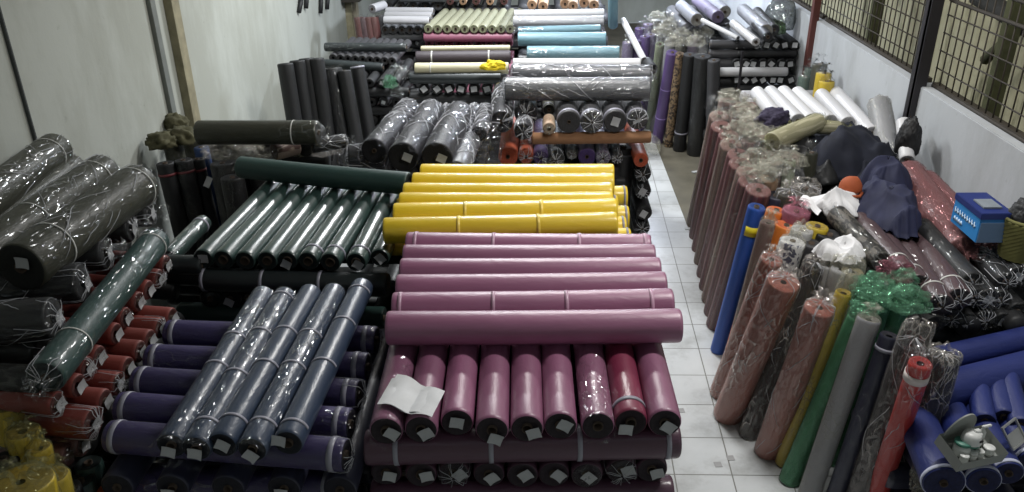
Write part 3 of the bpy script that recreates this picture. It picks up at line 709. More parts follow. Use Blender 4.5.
# ------------------------------------------------------------------ standing rolls and bags along the plaster wall
def stand(tx, ty, h, foot, r_, m, label, group, **k):
    """a standing roll: its top seen at a picture point, its foot at a world offset from below the top"""
    B = P(tx, ty, h); A = V3((B.x+foot[0], B.y+foot[1], 0))
    return roll(A, B, r_, *m, label=label, group=group, stand=True, **k)
def standp(tx, ty, h, fx, fy, r_, m, label, group, **k):
    return roll(P(fx, fy, 0), P(tx, ty, h), r_, *m, label=label, group=group, stand=True, **k)
REDT = plain('dull red tape', (110, 44, 50), .6)
g = 'dark rolls standing by the plaster wall'
for i, (x, y, h, r_, m, tm, lb) in enumerate([(165, 163, 1.42, .075, BLACK, REDT, 'black standing roll with red band next to the olive heap'), (183, 160, 1.42, .08, BLACK, REDT, 'black standing roll with red band, second from the olive heap'), (197, 159, 1.40, .06, BLACK, REDT, 'black standing roll with red band behind the blue topped roll'),
        (201, 147, 1.46, .065, cloth('denim blue', (62, 88, 140)), None, 'blue topped roll standing among black ones by the plaster wall'), (212, 136, 1.5, .065, OLIVE, None, 'dark olive standing roll beside the long lying olive roll'),
        (172, 141, 1.5, .085, OLIVE, None, 'olive standing roll at the foot of the grey wall strip'), (188, 130, 1.52, .085, OLIVE, None, 'olive standing roll at the foot of the beige wall post'), (203, 125, 1.55, .06, CREAM, None, 'khaki topped roll standing in the corner behind the blue one')]):
    stand(x, y, h, (.10, -.10), r_, m, lb, g, tapes=(.93,) if tm else (), tmat=tm, fl=dict(b='open', eb=.03, amp=.03, mat=CLEARD) if i > 3 or i == 1 else None)
for i, (x, y, s) in enumerate([(163, 146, .22), (182, 141, .24), (176, 127, .2)]):
    heap('olive_rag', P(x, y, 1.5), (s*1.1, s, .12), plain('olive rag', (74, 72, 50), .9, var=.3), 'crumpled olive cloth over standing roll tops by the wall, '+['lowest', 'middle', 'highest'][i], 'cloth', 'olive cloth by the wall', seed=i+3, amp=.4, sub=3)
g = 'black bagged rolls behind the green stack'
for i, (x, y, h, r_) in enumerate([(222, 162, 1.5, .1), (242, 160, 1.5, .095), (232, 176, 1.45, .095), (258, 163, 1.5, .09), (272, 160, 1.5, .08)]):
    stand(x, y, h, (.06, -.1), r_, BLACK, 'black standing roll in film behind the green stack, '+ORD[i]+' from the plaster wall', g, fl=dict(b='bag', eb=.1, amp=.06, mat=CLEARD))
o = ob('paper_label', stickmesh(.05, .1, 1)); o.location = P(215, 175, 1.36)+V3((0, -.16, 0)); o.rotation_euler = (.5, 0, PI/2); tag(o, 'slanted white paper label on the black bag behind the green stack', 'label')
for i, (x, y, s) in enumerate([(228, 153, .34), (246, 157, .34), (264, 152, .34), (300, 151, .26), (322, 152, .24), (280, 142, .2)]):
    heap('wrapping_film', P(x, y, 1.46), (s*1.2, s, .13), MILK if i % 2 else CAPF, 'crumpled grey clear film behind the long bottle green roll, '+ORD[i]+' from the plaster wall', 'plastic film', 'clear film behind the green stack', seed=i+13, amp=.45)
A, B = P(274, 152, 1.55), P(298, 146, 1.55)
roll(A, B, .075, PLAID, endmat('plaid edge', (80, 64, 58)), label='short bundle of brown striped cloth lying behind the bottle green roll', name='bundled_cloth', lump=.06)
roll(P(198, 132.5, 1.74), P(318, 132.5, 1.74), .1, *OLIVE, label='long olive film-wrapped roll lying along the wall behind the black bags', fl=dict(b='tuft', eb=.08, amp=.03, mat=CLEARD), tapes=(.8,), tmat=STRING, tw=.01)
roll(P(312, 146, 1.6), P(345, 141, 1.6), .06, *BLACK, label='black bagged roll end poking out past the long olive roll', fl=dict(b='tuft', eb=.08, amp=.06, mat=CLEAR), group=None)
crib(-2.85, -1.85, 6.62, 7.1, 1.62, BLACK, 'pile behind the black bags')

# ------------------------------------------------------------------ charcoal standing rolls and the black stack
g = 'charcoal rolls leaning on the plaster wall'
for i, (x, y, b) in enumerate([(285, 63, 2), (297, 60, 5), (306, 58, 8), (316, 58, 14)]):
    B = P(x, y, 1.62); A = P(x+8+b, 205, 0); A = V3((B.x+.12, B.y-.25, 0))
    roll(A, B, .092, *BLACK, label='dark standing roll leaning by the plaster wall, '+ORD[i]+' from the wall', group=g, stand=True, core=False)
for i, (x, y, r_, m, lb) in enumerate([(331, 68, .13, BLACK, 'black standing roll in sparkling clear film before the black stack'), (344, 70, .08, BLACK, 'thin black standing roll between a filmed one and a charcoal one'), (357, 65, .085, BLACK, 'dark standing roll with pale rim before the black stack')]):
    B = P(x, y, 1.45); A = V3((B.x+.2, B.y-.35, 0))
    roll(A, B, r_, *m, label=lb, group='dark rolls standing before the black stack', stand=True, fl=dict(b='open', eb=.03, amp=.05, mat=CLEAR) if i == 0 else None, tapes=(.985,) if i == 2 else ())
g = 'black rolls of the charcoal stack'
roll(P(325, 47, 1.45), P(407, 47.5, 1.45), .058, *BGRN, label='black roll lying across the top of the charcoal stack', group=g, fl=dict(b='star', amp=.02, mat=CLEAR))
for i in range(9):
    x = lerp(333, 392, i/8); A = P(x, 58+i*.4, 1.33); roll(A, A+V3((.05, 1.1, 0)), .058, *CHAR, label='charcoal roll end under the top black roll, '+ORD[i]+' from the wall', group=g+' ends', core=False, n=20)
roll(P(326, 60, 1.3)+V3((0, -.2, 0)), P(386, 64, 1.26)+V3((0, -.2, 0)), .06, *BGRN, label='black roll lying askew on the front of the charcoal stack', group=g)
lay = [(1.17, 'e', 74), (1.04, 'c', 84), (.92, 'e', 95), (.80, 'c', 105), (.68, 'e', 115), (.55, 'c', 125)]
for k, (h, kind, y) in enumerate(lay):
    if kind == 'e':
        for i in range(5):
            A = P(352+i*12, y, h); A.y = 10.15; roll(A, A+V3((.03, 1.1, 0)), .06, *BLACK, label='black roll end in the '+['upper', 'middle', 'lower'][k//2]+' row of the charcoal stack, '+ORD[i]+' from the wall', group='ends of the charcoal stack', core=False, n=20, sa=(0, 0, .4, .05, .045) if (i+k) % 2 else None, fl=dict(a='star', amp=.03, mat=CLEAR) if i % 2 else None)
    else:
        A = V3((-2.75, 10.2, h)); roll(A, A+V3((1.1, 0, 0)), .06, *BLACK, label='black crosswise roll in the charcoal stack, '+['topmost', 'middle', 'lowest'][k//2]+' of those between the ends', group='crosswise rolls of the charcoal stack', n=20)
        deep(A+V3((0, .85, 0)), A+V3((1.1, .85, 0)), .06, BLACK)
crib(-2.75, -1.65, 10.1, 11.2, .49, BLACK, 'charcoal stack', .13)
for i, (x, y) in enumerate([(391, 81), (398, 90), (404, 72), (396, 70)]):
    heap('plastic_bag', PY(x, y, 10.05)-V3((0, .05, .06)), (.16, .14, .14), GREENFILM if i < 1 else CLEAR, ['green clear bag tucked into the charcoal stack', 'clear film lump low at the side of the charcoal stack', 'clear film lump beside the top black roll', 'bluish film lump at the corner of the charcoal stack'][i], 'plastic bag', 'bags on the charcoal stack', seed=i+30, amp=.4)

# ------------------------------------------------------------------ silvery bagged rolls in the middle distance
g = 'silvery film bagged rolls'
for i, (b, f_, r_, h, lb) in enumerate([((409, 103), (374, 145), .125, 1.52, 'outermost towards the plaster wall'), ((432, 106), (403, 151), .14, 1.52, 'second from the plaster wall, label on its end'), ((447, 103), (425, 138), .07, 1.48, 'slim one between two fat ones'), ((460, 108), (437, 152), .145, 1.54, 'third of the fat ones, dark open end'), ((475, 103), (462, 128), .07, 1.5, 'slim one behind the fourth fat one'), ((486, 103), (479, 128), .08, 1.5, 'slim bright one before the grey roll ends'), ((473, 128), (456, 166), .11, 1.42, 'lowest one in front beside the yellow rolls')]):
    b = (b[0], b[1]+6); f_ = (f_[0], f_[1]+6); r_ *= .92
    roll(P(*f_, h), P(*b, h), r_, *(STEEL if i != 6 else GREY), label='silvery film bagged roll, '+lb, group=g, fl=dict(a='open', b='tuft', ea=.09, eb=.08, amp=.08, mat=SILVER), sa=(-.3, 0, .4, .08, .07) if i in (1, 3) else None, lump=.04)
heap('plastic_bag', P(486, 157, 1.3), (.3, .35, .3), SILVER, 'lilac crinkled bag between the silvery rolls and the grey ends', 'plastic bag', None, seed=44, amp=.3)
roll(P(349, 158, 1.4), P(385, 156, 1.4), .12, *BLACK, label='black bagged roll lying behind the end of the bottle green roll', fl=dict(a='tuft', b='tuft', amp=.06, mat=SILVER), group=None)
crib(-1.55, -.5, 6.75, 8.1, 1.37, BLACK, 'silvery bagged rolls')
# ------------------------------------------------------------------ grey stack
g = 'grey wrapped rolls lying across the grey stack'
roll(P(505, 89, 1.62), P(649, 89, 1.62), .118, *GREY, label='thick grey film-wrapped roll lying across the front of the grey stack', group=g, fl=dict(a='tuft', b='open', ea=.06, eb=.03, amp=.03, mat=CLEAR), lump=.02)
roll(P(513, 73, 1.62), P(650, 74, 1.62), .095, *GREY, label='grey roll in wrinkled silvery film behind the thick grey one', group=g, fl=dict(a='tuft', b='tuft', ea=.06, eb=.06, amp=.07, mat=SILVER), lump=.03)
roll(P(513, 64.5, 1.62), P(640, 64.5, 1.62), .07, *WHITE, label='bright white roll lying behind the wrinkled silvery one', group=g)
g = 'big roll ends under the thick grey roll'
for i, (x, y, r_, m, fm, lb) in enumerate([(501.5, 122, .115, STEEL, SILVER, 'open silvery bagged end next to the silvery rolls'), (526, 114, .115, STEEL, SILVER, 'silvery bagged end above a smaller one'), (549, 110, .06, OLIVE, None, 'small olive end above the pinkish one'), (569, 122, .115, CHAR, None, 'plain charcoal end with a dark core hole'), (592, 122, .113, CHAR, CLEAR, 'charcoal end in clear film beside the plain one'), (615.5, 121.5, .113, CHAR, None, 'charcoal end with a slanted white label'), (638, 120, .1, CHAR, CLEAR, 'charcoal end next to the aisle with a white spot')]):
    A = P(x, y, 1.385); roll(A, A+V3((-.03, 1.1, 0)), r_, *m, label='big roll end, '+lb, group=g, fl=dict(a='tuft' if fm is SILVER else 'star', ea=.05, amp=.05, mat=fm) if fm else None, sa={5: (0, 0, .3, .08, .09), 6: (.1, -.1, 1.2, .03, .08)}.get(i), tapes=(.06,) if i in (2, 3, 4, 5, 6) else (), tw=.05 if i > 2 else .02)
for i, (x, y, r_, m, lb) in enumerate([(523.5, 129, .088, STEEL, 'crumpled silvery bagged end hanging in front of the big ends'), (549, 126, .062, BEI, 'small pinkish wrapped end between silver and charcoal ends')]):
    A = P(x, y, 1.335)+V3((0, -.08, 0)); roll(A, A+V3((0, .3, 0)), r_, *m, label=lb, group='small ends in front of the big ones', fl=dict(a='tuft', ea=.05, amp=.1, mat=SILVER if i == 0 else MILK))
roll(P(532, 138.5, 1.2), P(651, 137, 1.2), .06, *TAN, label='orange tan roll lying across beneath the big charcoal ends', group=None, lump=.03)
g = 'mixed rolls low in the grey stack'
for i, (x, y, r_, m) in enumerate([(508, 157, .1, ORRED), (526, 157, .075, ORRED), (541, 158, .08, VIOLET), (556, 160, .08, BLACK), (572, 154, .06, SILV), (587, 157, .09, VIOLET), (603, 158, .075, LILAC), (617, 158, .06, BLACK)]):
    A = P(x, y, .985); roll(A, A+V3((0, 1.1, 0)), r_, *m, label=['large orange red roll end below the tan roll', 'smaller orange red roll end beside the large one', 'plum film roll end below the tan roll', 'black roll end below the tan roll', 'pale grey roll end below the tan roll', 'violet roll end below the tan roll', 'lilac roll end beside the violet one', 'black narrow roll end behind the standing black roll'][i], group=g, fl=dict(a='tuft', ea=.05, amp=.04, mat=CLEAR) if i not in (0, 5) else None)
for i, (x, y, h, m) in enumerate([(641, 160.5, .97, ORRED), (643, 174, .80, BLACK), (643, 191, .60, BLACK), (644, 213, .36, BLACK), (642, 228, .14, BLACK)]):
    A = P(x, y, h); roll(A, A+V3((0, 1.1, 0)), .085 if i else .075, *m, label=['orange red roll end at the aisle corner of the grey stack', 'black roll end just below the orange red one at the aisle', 'black roll end with label, second below the orange red one', 'black roll end with label, third below the orange red one', 'black roll end lowest at the aisle, partly behind yellow'][i], group='roll ends at the aisle corner', sa=(.05, -.1, .5, .07, .08) if i in (2, 3) else None, fl=dict(a='star', amp=.03, mat=CLEARD) if i else None)
B = P(624, 147, 1.0); roll(V3((B.x, B.y-.05, 0)), B, .095, *BLACK, label='black roll standing behind the yellow rolls at the aisle', tapes=(.93,), tmat=plain('dark grey tape', (70, 70, 74), .4), group=None)
crib(-.4, .92, 7.95, 9.2, .88, BLACK, 'grey stack')
heap('plastic_bag', P(652, 146, .02), (.22, .7, .12), MILK, 'crumpled white plastic lying on the tile strip at the aisle', 'plastic bag', None, seed=51, amp=.3)

# ------------------------------------------------------------------ cream and black stack behind
g = 'crosswise rolls of the cream and black stack'
roll(P(421, 49, 1.46), P(510, 48, 1.46), .04, *CREAM, label='thin cream roll behind the string tied dark bale', group=g)
roll(P(416, 58, 1.44), P(511, 57, 1.44), .085, *BROWN, label='dark brown roll tied with two pale strings', group=g, tapes=(.17, .77), tmat=STRING, tw=.02) if 0 else roll(P(416, 58, 1.44), P(511, 57, 1.44), .085, *cloth('dark brown', (58, 50, 56)), label='dark brown roll tied with two pale strings', group=g, tapes=(.17, .77), tmat=STRING, tw=.018)
roll(P(415, 68.5, 1.38), P(509, 68, 1.38), .07, *CREAM, label='cream roll lying in front of the string tied dark roll', group=g, tapes=(.17,), tmat=STRING, tw=.015)
roll(P(410, 78, 1.27), P(502, 78, 1.27), .07, *BGRN, label='black green roll under the cream roll', group=g)
for i, x in enumerate([424, 437, 449, 461, 474, 487, 499]):
    A = P(x, 89, 1.13); roll(A, A+V3((0, 1.1, 0)), .07, *BLACK, label='black roll end with white label below the cream roll, '+ORD[i]+' from the wall side', group='labelled ends below the cream roll', sa=(0, 0, random.uniform(-.7, .7), .075, .07), core=False, fl=dict(a='star', amp=.03, mat=CLEAR) if i % 2 else None)
for i, z in enumerate((.99, .85)):
    A = P(410, 98, .99); A.z = z; roll(A, A+V3((1.2, 0, 0)), .07, *BLACK, label='black crosswise roll below the labelled ends, '+['upper', 'lower'][i], group='black rolls low in the cream stack')
heap('yellow_cloth', P(494, 69, 1.43), (.3, .13, .1), plain('bright yellow cloth', (214, 190, 30), .8), 'crumpled bright yellow cloth lying on the cream roll', 'cloth', None, seed=61, amp=.4)
crib(-1.5, -.4, 10.0, 11.1, .77, BLACK, 'cream and black stack')

# ------------------------------------------------------------------ white and light blue stack
g = 'pale rolls lying across the light blue stack'
roll(P(514, 14, 1.62), P(604, 13, 1.62), .06, *WHITE, label='white roll lying at the back of the light blue stack', group=g)
roll(P(513, 21.5, 1.62), P(604, 21, 1.62), .075, *LGREY, label='pale grey film-wrapped roll behind the light blue ones', group=g, fl=dict(amp=.02, mat=CLEAR, b='star', a='star'))
roll(P(518, 31, 1.57), P(600, 29, 1.57), .06, *SKY, label='light blue roll at the rear in loose clear film', group=g, fl=dict(amp=.06, mat=SILVER, a='tuft', b='tuft', ea=.06, eb=.06))
roll(P(518, 39, 1.54), P(606, 39, 1.54), .09, *SKY, label='thick light blue roll in the middle', group=g, lump=.03)
roll(P(527, 53, 1.42), P(619, 53, 1.42), .09, *SKY, label='light blue roll in front, next to the white wrapped roll', group=g, fl=dict(amp=.05, mat=CLEAR, a='star', b='open', eb=.04), lump=.03)
for i, h in enumerate((1.27, 1.1)):
    roll(P(518, 60, h), P(615, 60, h), .08, *STEEL, label='grey crosswise roll beneath the light blue rolls, '+['upper', 'lower'][i], group='grey rolls beneath the blue ones')
crib(-.3, 1.0, 10.9, 12.0, 1.0, BLACK, 'light blue stack')
A, B = P(644, 60, 1.3), P(623, 20, 1.6)
roll(A, B, .045, *WHITE, label='slim white tube leaning slantwise beside the light blue stack', group=None, stand=True, name='cardboard_tube', cat='tube')
B = P(613, -6, 2.0); A = P(613, 26, 1.5); roll(A, B, .07, *SKY, label='pale upright roll with its foot behind the white roll', group=None, stand=True)
roll(P(646, 62, 1.26), P(652, 70, 1.2), .08, *BLACK, label='black roll end under the foot of the slim white tube', group=None)

# ------------------------------------------------------------------ sage and pink stack, pale grey stack, far rows
g = 'sage green rolls pointing at the camera'
for i in range(10):
    x = [428, 437.6, 447, 455.6, 464.6, 474, 482.6, 492, 501, 510][i]; A = P(x, 29, 1.42); B = P(lerp(446, 520, i/9), 12, 1.42)
    roll(A, B, .066, *SAGE, label='sage green film-wrapped roll in the far row, '+ORD[i]+' from the plaster wall', group=g, n=20, fl=dict(a='star', amp=.02, mat=CLEAR) if i > 7 else None)
roll(P(424, 37, 1.29), P(512, 37, 1.29), .066, *PINK, label='dusty pink roll lying across under the sage green rolls', group=None)
for i in range(9):
    A = P(429+i*10, 43.5, 1.16); roll(A, A+V3((0, 1.1, 0)), .062, *PINK, label='dusty pink roll end under the pink crosswise roll, '+ORD[i]+' from the plaster wall', group='dusty pink ends', n=20)
crib(-1.6, -.4, 12.0, 13.2, 1.08, PINK, 'sage and pink stack')
g = 'pale grey rolls in the far plaster side'
for i, (y, r_) in enumerate([(11, .06), (15.5, .06), (20, .06)]):
    roll(P(386+i*(-1), y, 1.52), P(434-2*i, y+.5, 1.52), r_, *LGREY, label='pale grey roll lying across the far grey stack, '+['rearmost', 'middle', 'foremost'][i], group=g)
for i, x in enumerate([385, 393, 402, 410, 418]):
    A = P(x, 30, 1.36); roll(A, A+V3((0, 1.1, 0)), .064, *GREY, label='grey roll end under the pale grey rolls, '+ORD[i]+' from the plaster wall', group='grey ends in the far plaster side', n=20)
roll(P(382, 37, 1.24), P(424, 36.5, 1.24), .06, *GREY, label='grey roll lying across under the grey roll ends', group=None)
for i, x in enumerate([390, 399, 408, 417]):
    A = P(x, 43, 1.1); roll(A, A+V3((0, 1, 0)), .062, *CHAR, label='charcoal roll end low in the far grey stack, '+ORD[i]+' from the plaster wall', group='charcoal ends in the far plaster side', n=20, sa=(0, 0, .4, .05, .05) if i == 3 else None)
crib(-2.4, -1.65, 12.2, 13.4, 1.03, CHAR, 'far grey stack')
g = 'red brown rolls standing in the far plaster side'
for i, (x, m) in enumerate([(358, BROWN), (363, PLUM), (368.5, BROWN), (374, BROWN), (380, CHAR)]):
    stand(x, 17 if i < 4 else 15, 1.5, (.15, -.2), .07, m, 'red brown roll standing beside the pale timber post, '+ORD[i]+' from the post' if i < 4 else 'charcoal roll standing beside the red brown ones', g, n=20, fl=dict(b='open', eb=.04, amp=.03, mat=CLEARD))
roll(P(372, 9, 1.6), P(384, 5, 1.6), .07, *LGREY, label='pale grey roll end poking out behind the red brown rolls', group=None)
g = 'dark rolls in the rearmost rows'
for i in range(10):
    A = P(388+i*12.5, 6, 1.5); roll(A, A+V3((0, 1.2, 0)), .075, *(CHAR if i % 3 else BLACK), label='dark roll end in the rearmost row, '+ORD[i]+' from the plaster wall', group=g, n=20)
roll(P(400, -3, 1.65), P(462, -3, 1.65), .08, *GREY, label='grey roll lying across the rearmost row by the plaster wall', group='rolls across the rearmost row')
roll(P(455, 11.5, 1.42), P(520, 11, 1.42), .06, *CHAR, label='charcoal roll lying behind the sage green rolls', group=None)
for i, x in enumerate([450, 463, 476, 490, 504]):
    A = P(x, 1.5, 1.6); roll(A, A+V3((0, 1, 0)), .06, *(BEI if i % 2 else BROWN), label='brownish roll end at the very top of the picture, '+ORD[i]+' from the plaster wall', group='brownish ends at the top', n=20)
for i, (x, y) in enumerate([(532, 5), (543, 6.5), (565, 4), (573, 6), (584, 3), (594, 5)]):
    A = P(x, y, 1.66); roll(A, A+V3((.03, 1, 0)), .075, *BEI, label='beige roll end above the white roll, '+ORD[i]+' from the sage green rolls', group='beige ends above the white roll', n=20, fl=dict(a='open', ea=.05, amp=.05, mat=MILK) if i > 1 else None)
crib(-2.4, 1.2, 14.4, 15.6, 1.42, CHAR, 'rearmost rows', .2)

# ------------------------------------------------------------------ standing rolls at the far end of the aisle
g = 'rolls standing at the far end of the aisle'
standp(660, 44, 1.42, 649, 128, .06, PALEG, 'pale green roll standing beside the violet one', g, fl=dict(b='tuft', amp=.02, mat=CLEAR))
standp(672.5, 52, 1.38, 657, 142, .08, VIOLET, 'violet roll standing at the aisle with thin pale ties', g, tapes=(.3, .62), tmat=plain('violet tie', (150, 130, 190), .5), tw=.01)
standp(680, 53, 1.38, 668, 146, .058, LEOP, 'brown spotted roll standing beside the violet one', g)
standp(690, 54, 1.38, 679, 150, .085, BLACK, 'black roll with a pale tie standing beside the spotted one', g, tapes=(.2,))
standp(703, 56, 1.38, 695, 154, .11, BLACK, 'broad black roll in clear film standing at the dark floor', g, fl=dict(b='bag', amp=.03, mat=CLEARD))
standp(714, 60, 1.36, 711, 158, .08, CHAR, 'charcoal roll standing behind the striped rolls', g)
for i, (x, y) in enumerate([(645, 36), (651, 34), (636, 40), (628, 42), (640, 28), (648, 24)]):
    B = P(x, y, 1.4); roll(V3((B.x-.02, B.y+.05, 0)), B, .075, *(LILAC if i % 2 else VIOLET), label=('lilac' if i % 2 else 'violet')+' bagged roll in the hazy far group, '+ORD[i]+' from the pale green roll', group='hazy violet rolls', stand=True, fl=dict(b='tuft', amp=.03, mat=CLEAR), n=20)
k = 0
for r_ in range(4):
    for c in range(5):
        x = 662+c*11-r_*2+random.uniform(-2, 2); y = 44-r_*8+random.uniform(-1.5, 1.5); B = P(x, y, 1.42)
        if r_ > 0:
            roll(V3((B.x, B.y+.05, 0)), B, .075, *random.choice([BLACK, CHAR, LILAC, SILV]), label='film topped roll of the far aisle block, %s row back, %s from the aisle' % (ORD[r_-1], ORD[c]), group='film topped rolls of the far aisle block', stand=True, fl=dict(b='open', eb=.05, amp=.06, mat=MILK), n=20)
        heap('wrapping_film', B+V3((0, 0, .0)), (.24, .22, .12), MILK if (r_+c) % 2 else CLEAR, 'crumpled film over the far aisle block, %s row back, %s from the aisle' % (ORD[r_], ORD[c]), 'plastic film', 'film tops of the far aisle block', seed=100+k, amp=.5, sub=3); k += 1
# ------------------------------------------------------------------ black stack by the mesh wall, far
g = 'black crosswise rolls at the side of the stack by the red post'
for i in range(9):
    z = 1.5-.12*i; A = P(700, 33, 1.5); A.z = z; A.y = 10.75
    if z > .5: roll(A, A+V3((.62, -.02, 0)), .058, *CHAR, label='charcoal roll in the ladder of crosswise rolls, '+ORD[i]+' from the top', group=g, n=20)
roll(P(702, 20, 1.72), P(738, 38, 1.62), .03, *WHITE, label='slim white tube lying slantwise on the stack by the red post', name='cardboard_tube', cat='tube', core=False)
o = ob('thin_post', boxm('post', 0, 0, .75, .03, .03, 1.5, DARKM, .003)); o.location = PY(738, 94, 10.35); o.location.z = 0; tag(o, 'thin dark metal post before the stack by the red post', 'post')
for k, (y, h, xs) in enumerate([(45, 1.5, [741, 750, 760, 770, 779, 788, 798]), (64, 1.27, [741, 749.5, 758, 767, 776, 786, 794]), (80, 1.06, [741, 749, 758, 767, 777, 785, 794])]):
    for i, x in enumerate(xs):
        A = P(x-4, y, h); roll(A, A+V3((0, .9, 0)), .066, *BLACK, label='labelled black roll end, %s row by the red post, %s from the thin post' % (['top', 'middle', 'bottom'][k], ORD[i]), group='labelled ends of the stack by the red post', sa=(random.uniform(-.2, .2), 0, random.uniform(-.7, .7), .065, .065), core=False, n=20)
    A = P(737, y+9, h-.115); B = P(797, y+9, h-.115); A.y = B.y = P(737, y, h).y
    if k == 1: roll(P(718, 72, 1.17), P(787, 71.5, 1.17), .06, *WHITE, label='white roll lying across between the labelled ends of the stack by the red post', group=None)
    else: roll(A, B, .05, *BLACK, label='black roll lying across below the %s row of labelled ends' % ['top', '', 'bottom'][k], group='black rolls across the stack by the red post', n=20)
    if k == 1: roll(A+V3((0, .3, 0)), B+V3((0, .3, 0)), .05, *BLACK, label='black roll lying across behind the white roll of the stack by the red post', n=20)
crib(2.2, 3.25, 10.5, 11.5, .88, BLACK, 'stack by the red post')
g = 'grey bagged rolls lying on the stack by the red post'
for i, (a, b, r_, m) in enumerate([((733, 23), (756, 42), .05, WHITE), ((743, 10), (766, 31), .085, SILV), ((757, 12), (774, 30), .07, STEEL), ((750, 17), (768, 37), .06, STEEL)]):
    roll(P(*b, 1.78), P(*a, 1.78), r_, *m, label=['slim white roll', 'thick silver grey roll', 'steel grey roll', 'slim steel grey roll'][i]+' lying on top of the stack by the red post', group=g, fl=dict(a='open', b='tuft', amp=.04, mat=CLEAR), n=24)
for i, (a, b, m) in enumerate([((681, 6), (697, 20), SILV), ((697, 0), (718, 17), LILAC), ((704, -4), (725, 12), SILV)]):
    roll(P(*b, 1.66), P(*a, 1.66), .09, *m, label='silvery bagged roll lying behind the far aisle block, '+ORD[i]+' from the aisle', group='silvery rolls behind the far aisle block', fl=dict(a='open', b='tuft', amp=.05, mat=SILVER), n=24)
crib(1.9, 2.9, 11.9, 13.4, 1.55, CHAR, 'silvery rolls by the red post', .2)
heap('plastic_bag', P(779, 27, 1.66), (.38, .5, .4), film('smoky film', (120, 126, 122), .55, .3, .3, 6), 'big smoky translucent bag bulging against the wall on the stack by the red post', 'plastic bag', None, seed=71, amp=.12)
heap('plastic_bag', P(772, 33, 1.66), (.3, .25, .16), film('grassy film', (92, 118, 82), .6, .3, .3, 9), 'greenish crumpled bag beside the big smoky bag', 'plastic bag', None, seed=72, amp=.3)
for i, (x, y, m, h) in enumerate([(812, 68, cloth('grey green', (84, 100, 92)), 1.5), (820, 64, OLIVE, 1.62), (806, 76, cloth('grey green', (84, 100, 92)), 1.42), (824, 73, GOLD, 1.64), (827, 81, GOLD, 1.58)]):
    stand(x, y, h, (-.06, -.15), .08, m, ['grey green wrapped roll standing at the foot of the red post', 'olive wrapped roll standing by the wall beyond the white rolls', 'shorter grey green roll before the red post', 'mustard topped roll by the mesh wall beyond the white rolls', 'lower mustard roll by the mesh wall touching the white rolls'][i], 'rolls standing by the mesh wall', fl=dict(b='tuft', amp=.05, mat=CLEARD))

# ------------------------------------------------------------------ maroon striped rolls along the aisle
g = 'maroon striped rolls standing in film bags along the aisle'
NS = 9
for i in range(NS):
    t = i/(NS-1)
    tx, ty = lerp(718, 757, t)+(-1)**i*1.5, lerp(116, 190, t**.95)
    fx, fy = lerp(695, 717, t), lerp(224, 326, t)
    B = P(tx, ty, 1.44); A = P(fx, fy, 0); A.x = max(A.x, 1.46)
    roll(A, B, .098, *STRIPE, label='maroon striped roll in the aisle row, '+ORD[i]+' from the far end', group=g, stand=True, fl=dict(b='tuft', eb=.05, amp=.02, mat=MILK if i % 3 == 0 else CLEARD), lump=.03)
tops = [(722, 100), (733, 104), (738, 116), (745, 104), (750, 126), (757, 118), (760, 138), (768, 150), (770, 132), (776, 165), (783, 154), (745, 140)]
for i, (x, y) in enumerate(tops):
    B = P(x+6, y, 1.42); roll(V3((B.x-.03, B.y+.02, 0)), B, .095, *STRIPE, label='striped roll with milky film top behind the aisle row, '+ORD[i]+' from the far end', group='striped rolls behind the aisle row', stand=True, fl=dict(b='tuft', eb=.06, amp=.05, mat=MILK))
g = 'milky film over the striped rolls'
for i, (x, y, s) in enumerate([(715, 105, .3), (727, 97, .3), (742, 112, .34), (722, 116, .28), (733, 131, .3), (748, 122, .3), (742, 146, .3), (755, 135, .28), (752, 160, .3), (765, 150, .3), (757, 176, .26), (769, 168, .28), (781, 176, .26), (785, 162, .28)]):
    heap('wrapping_film', P(x+4, y+3, 1.45), (s*.85, s*.75, .11), MILK if i % 3 else CLEAR, 'milky crumpled film on the striped rolls, '+ORD[i]+' from the far end', 'plastic film', g, seed=130+i, amp=.55, sub=3)

# ------------------------------------------------------------------ white rolls and cloths by the mesh wall
g = 'white rolls lying by the mesh wall'
for i, (a, b) in enumerate([((757, 93), (779, 120)), ((770, 92), (798, 121)), ((783, 92), (811, 121)), ((797, 93), (830, 122)), ((821, 95), (848, 124)), ((835, 93), (872, 134))]):
    roll(P(*b, 1.46), P(*a, 1.46), .075, *WHITE, label='white roll lying past the striped rolls, '+ORD[i]+' from the aisle', group=g, rc=.02, lump=.03)
for i in range(6):
    deep((2.25, 7.5+.3*i, 1.29), (3.2, 7.5+.3*i, 1.29), .08, LGREY)
crib(2.25, 3.25, 7.45, 9.0, 1.21, CHAR, 'white rolls')
roll(P(890, 165, 1.28), P(879, 103, 1.66), .10, *SILV, label='silvery white roll leaning against the mesh wall', group=None, stand=True, fl=dict(b='tuft', eb=.03, amp=.05, mat=MILK), lump=.04)
roll(P(907, 160, 1.44), P(903, 121, 1.66), .06, *WHITE, label='small white roll leaning in the corner by the steel post', group=None, stand=True)
heap('plastic_bag', P(906, 152, 1.46), (.2, .2, .3), plain('black bag', (14, 14, 17), .6), 'black plastic bag over the small white roll by the steel post', 'plastic bag', None, seed=81, amp=.18)
NVY = plain('navy cloth', (24, 28, 42), .85, var=.2, bump=.2); NV2 = plain('blue navy cloth', (27, 31, 60), .8, var=.2, bump=.2); DK = plain('black cloth', (16, 16, 18), .85, bump=.2)
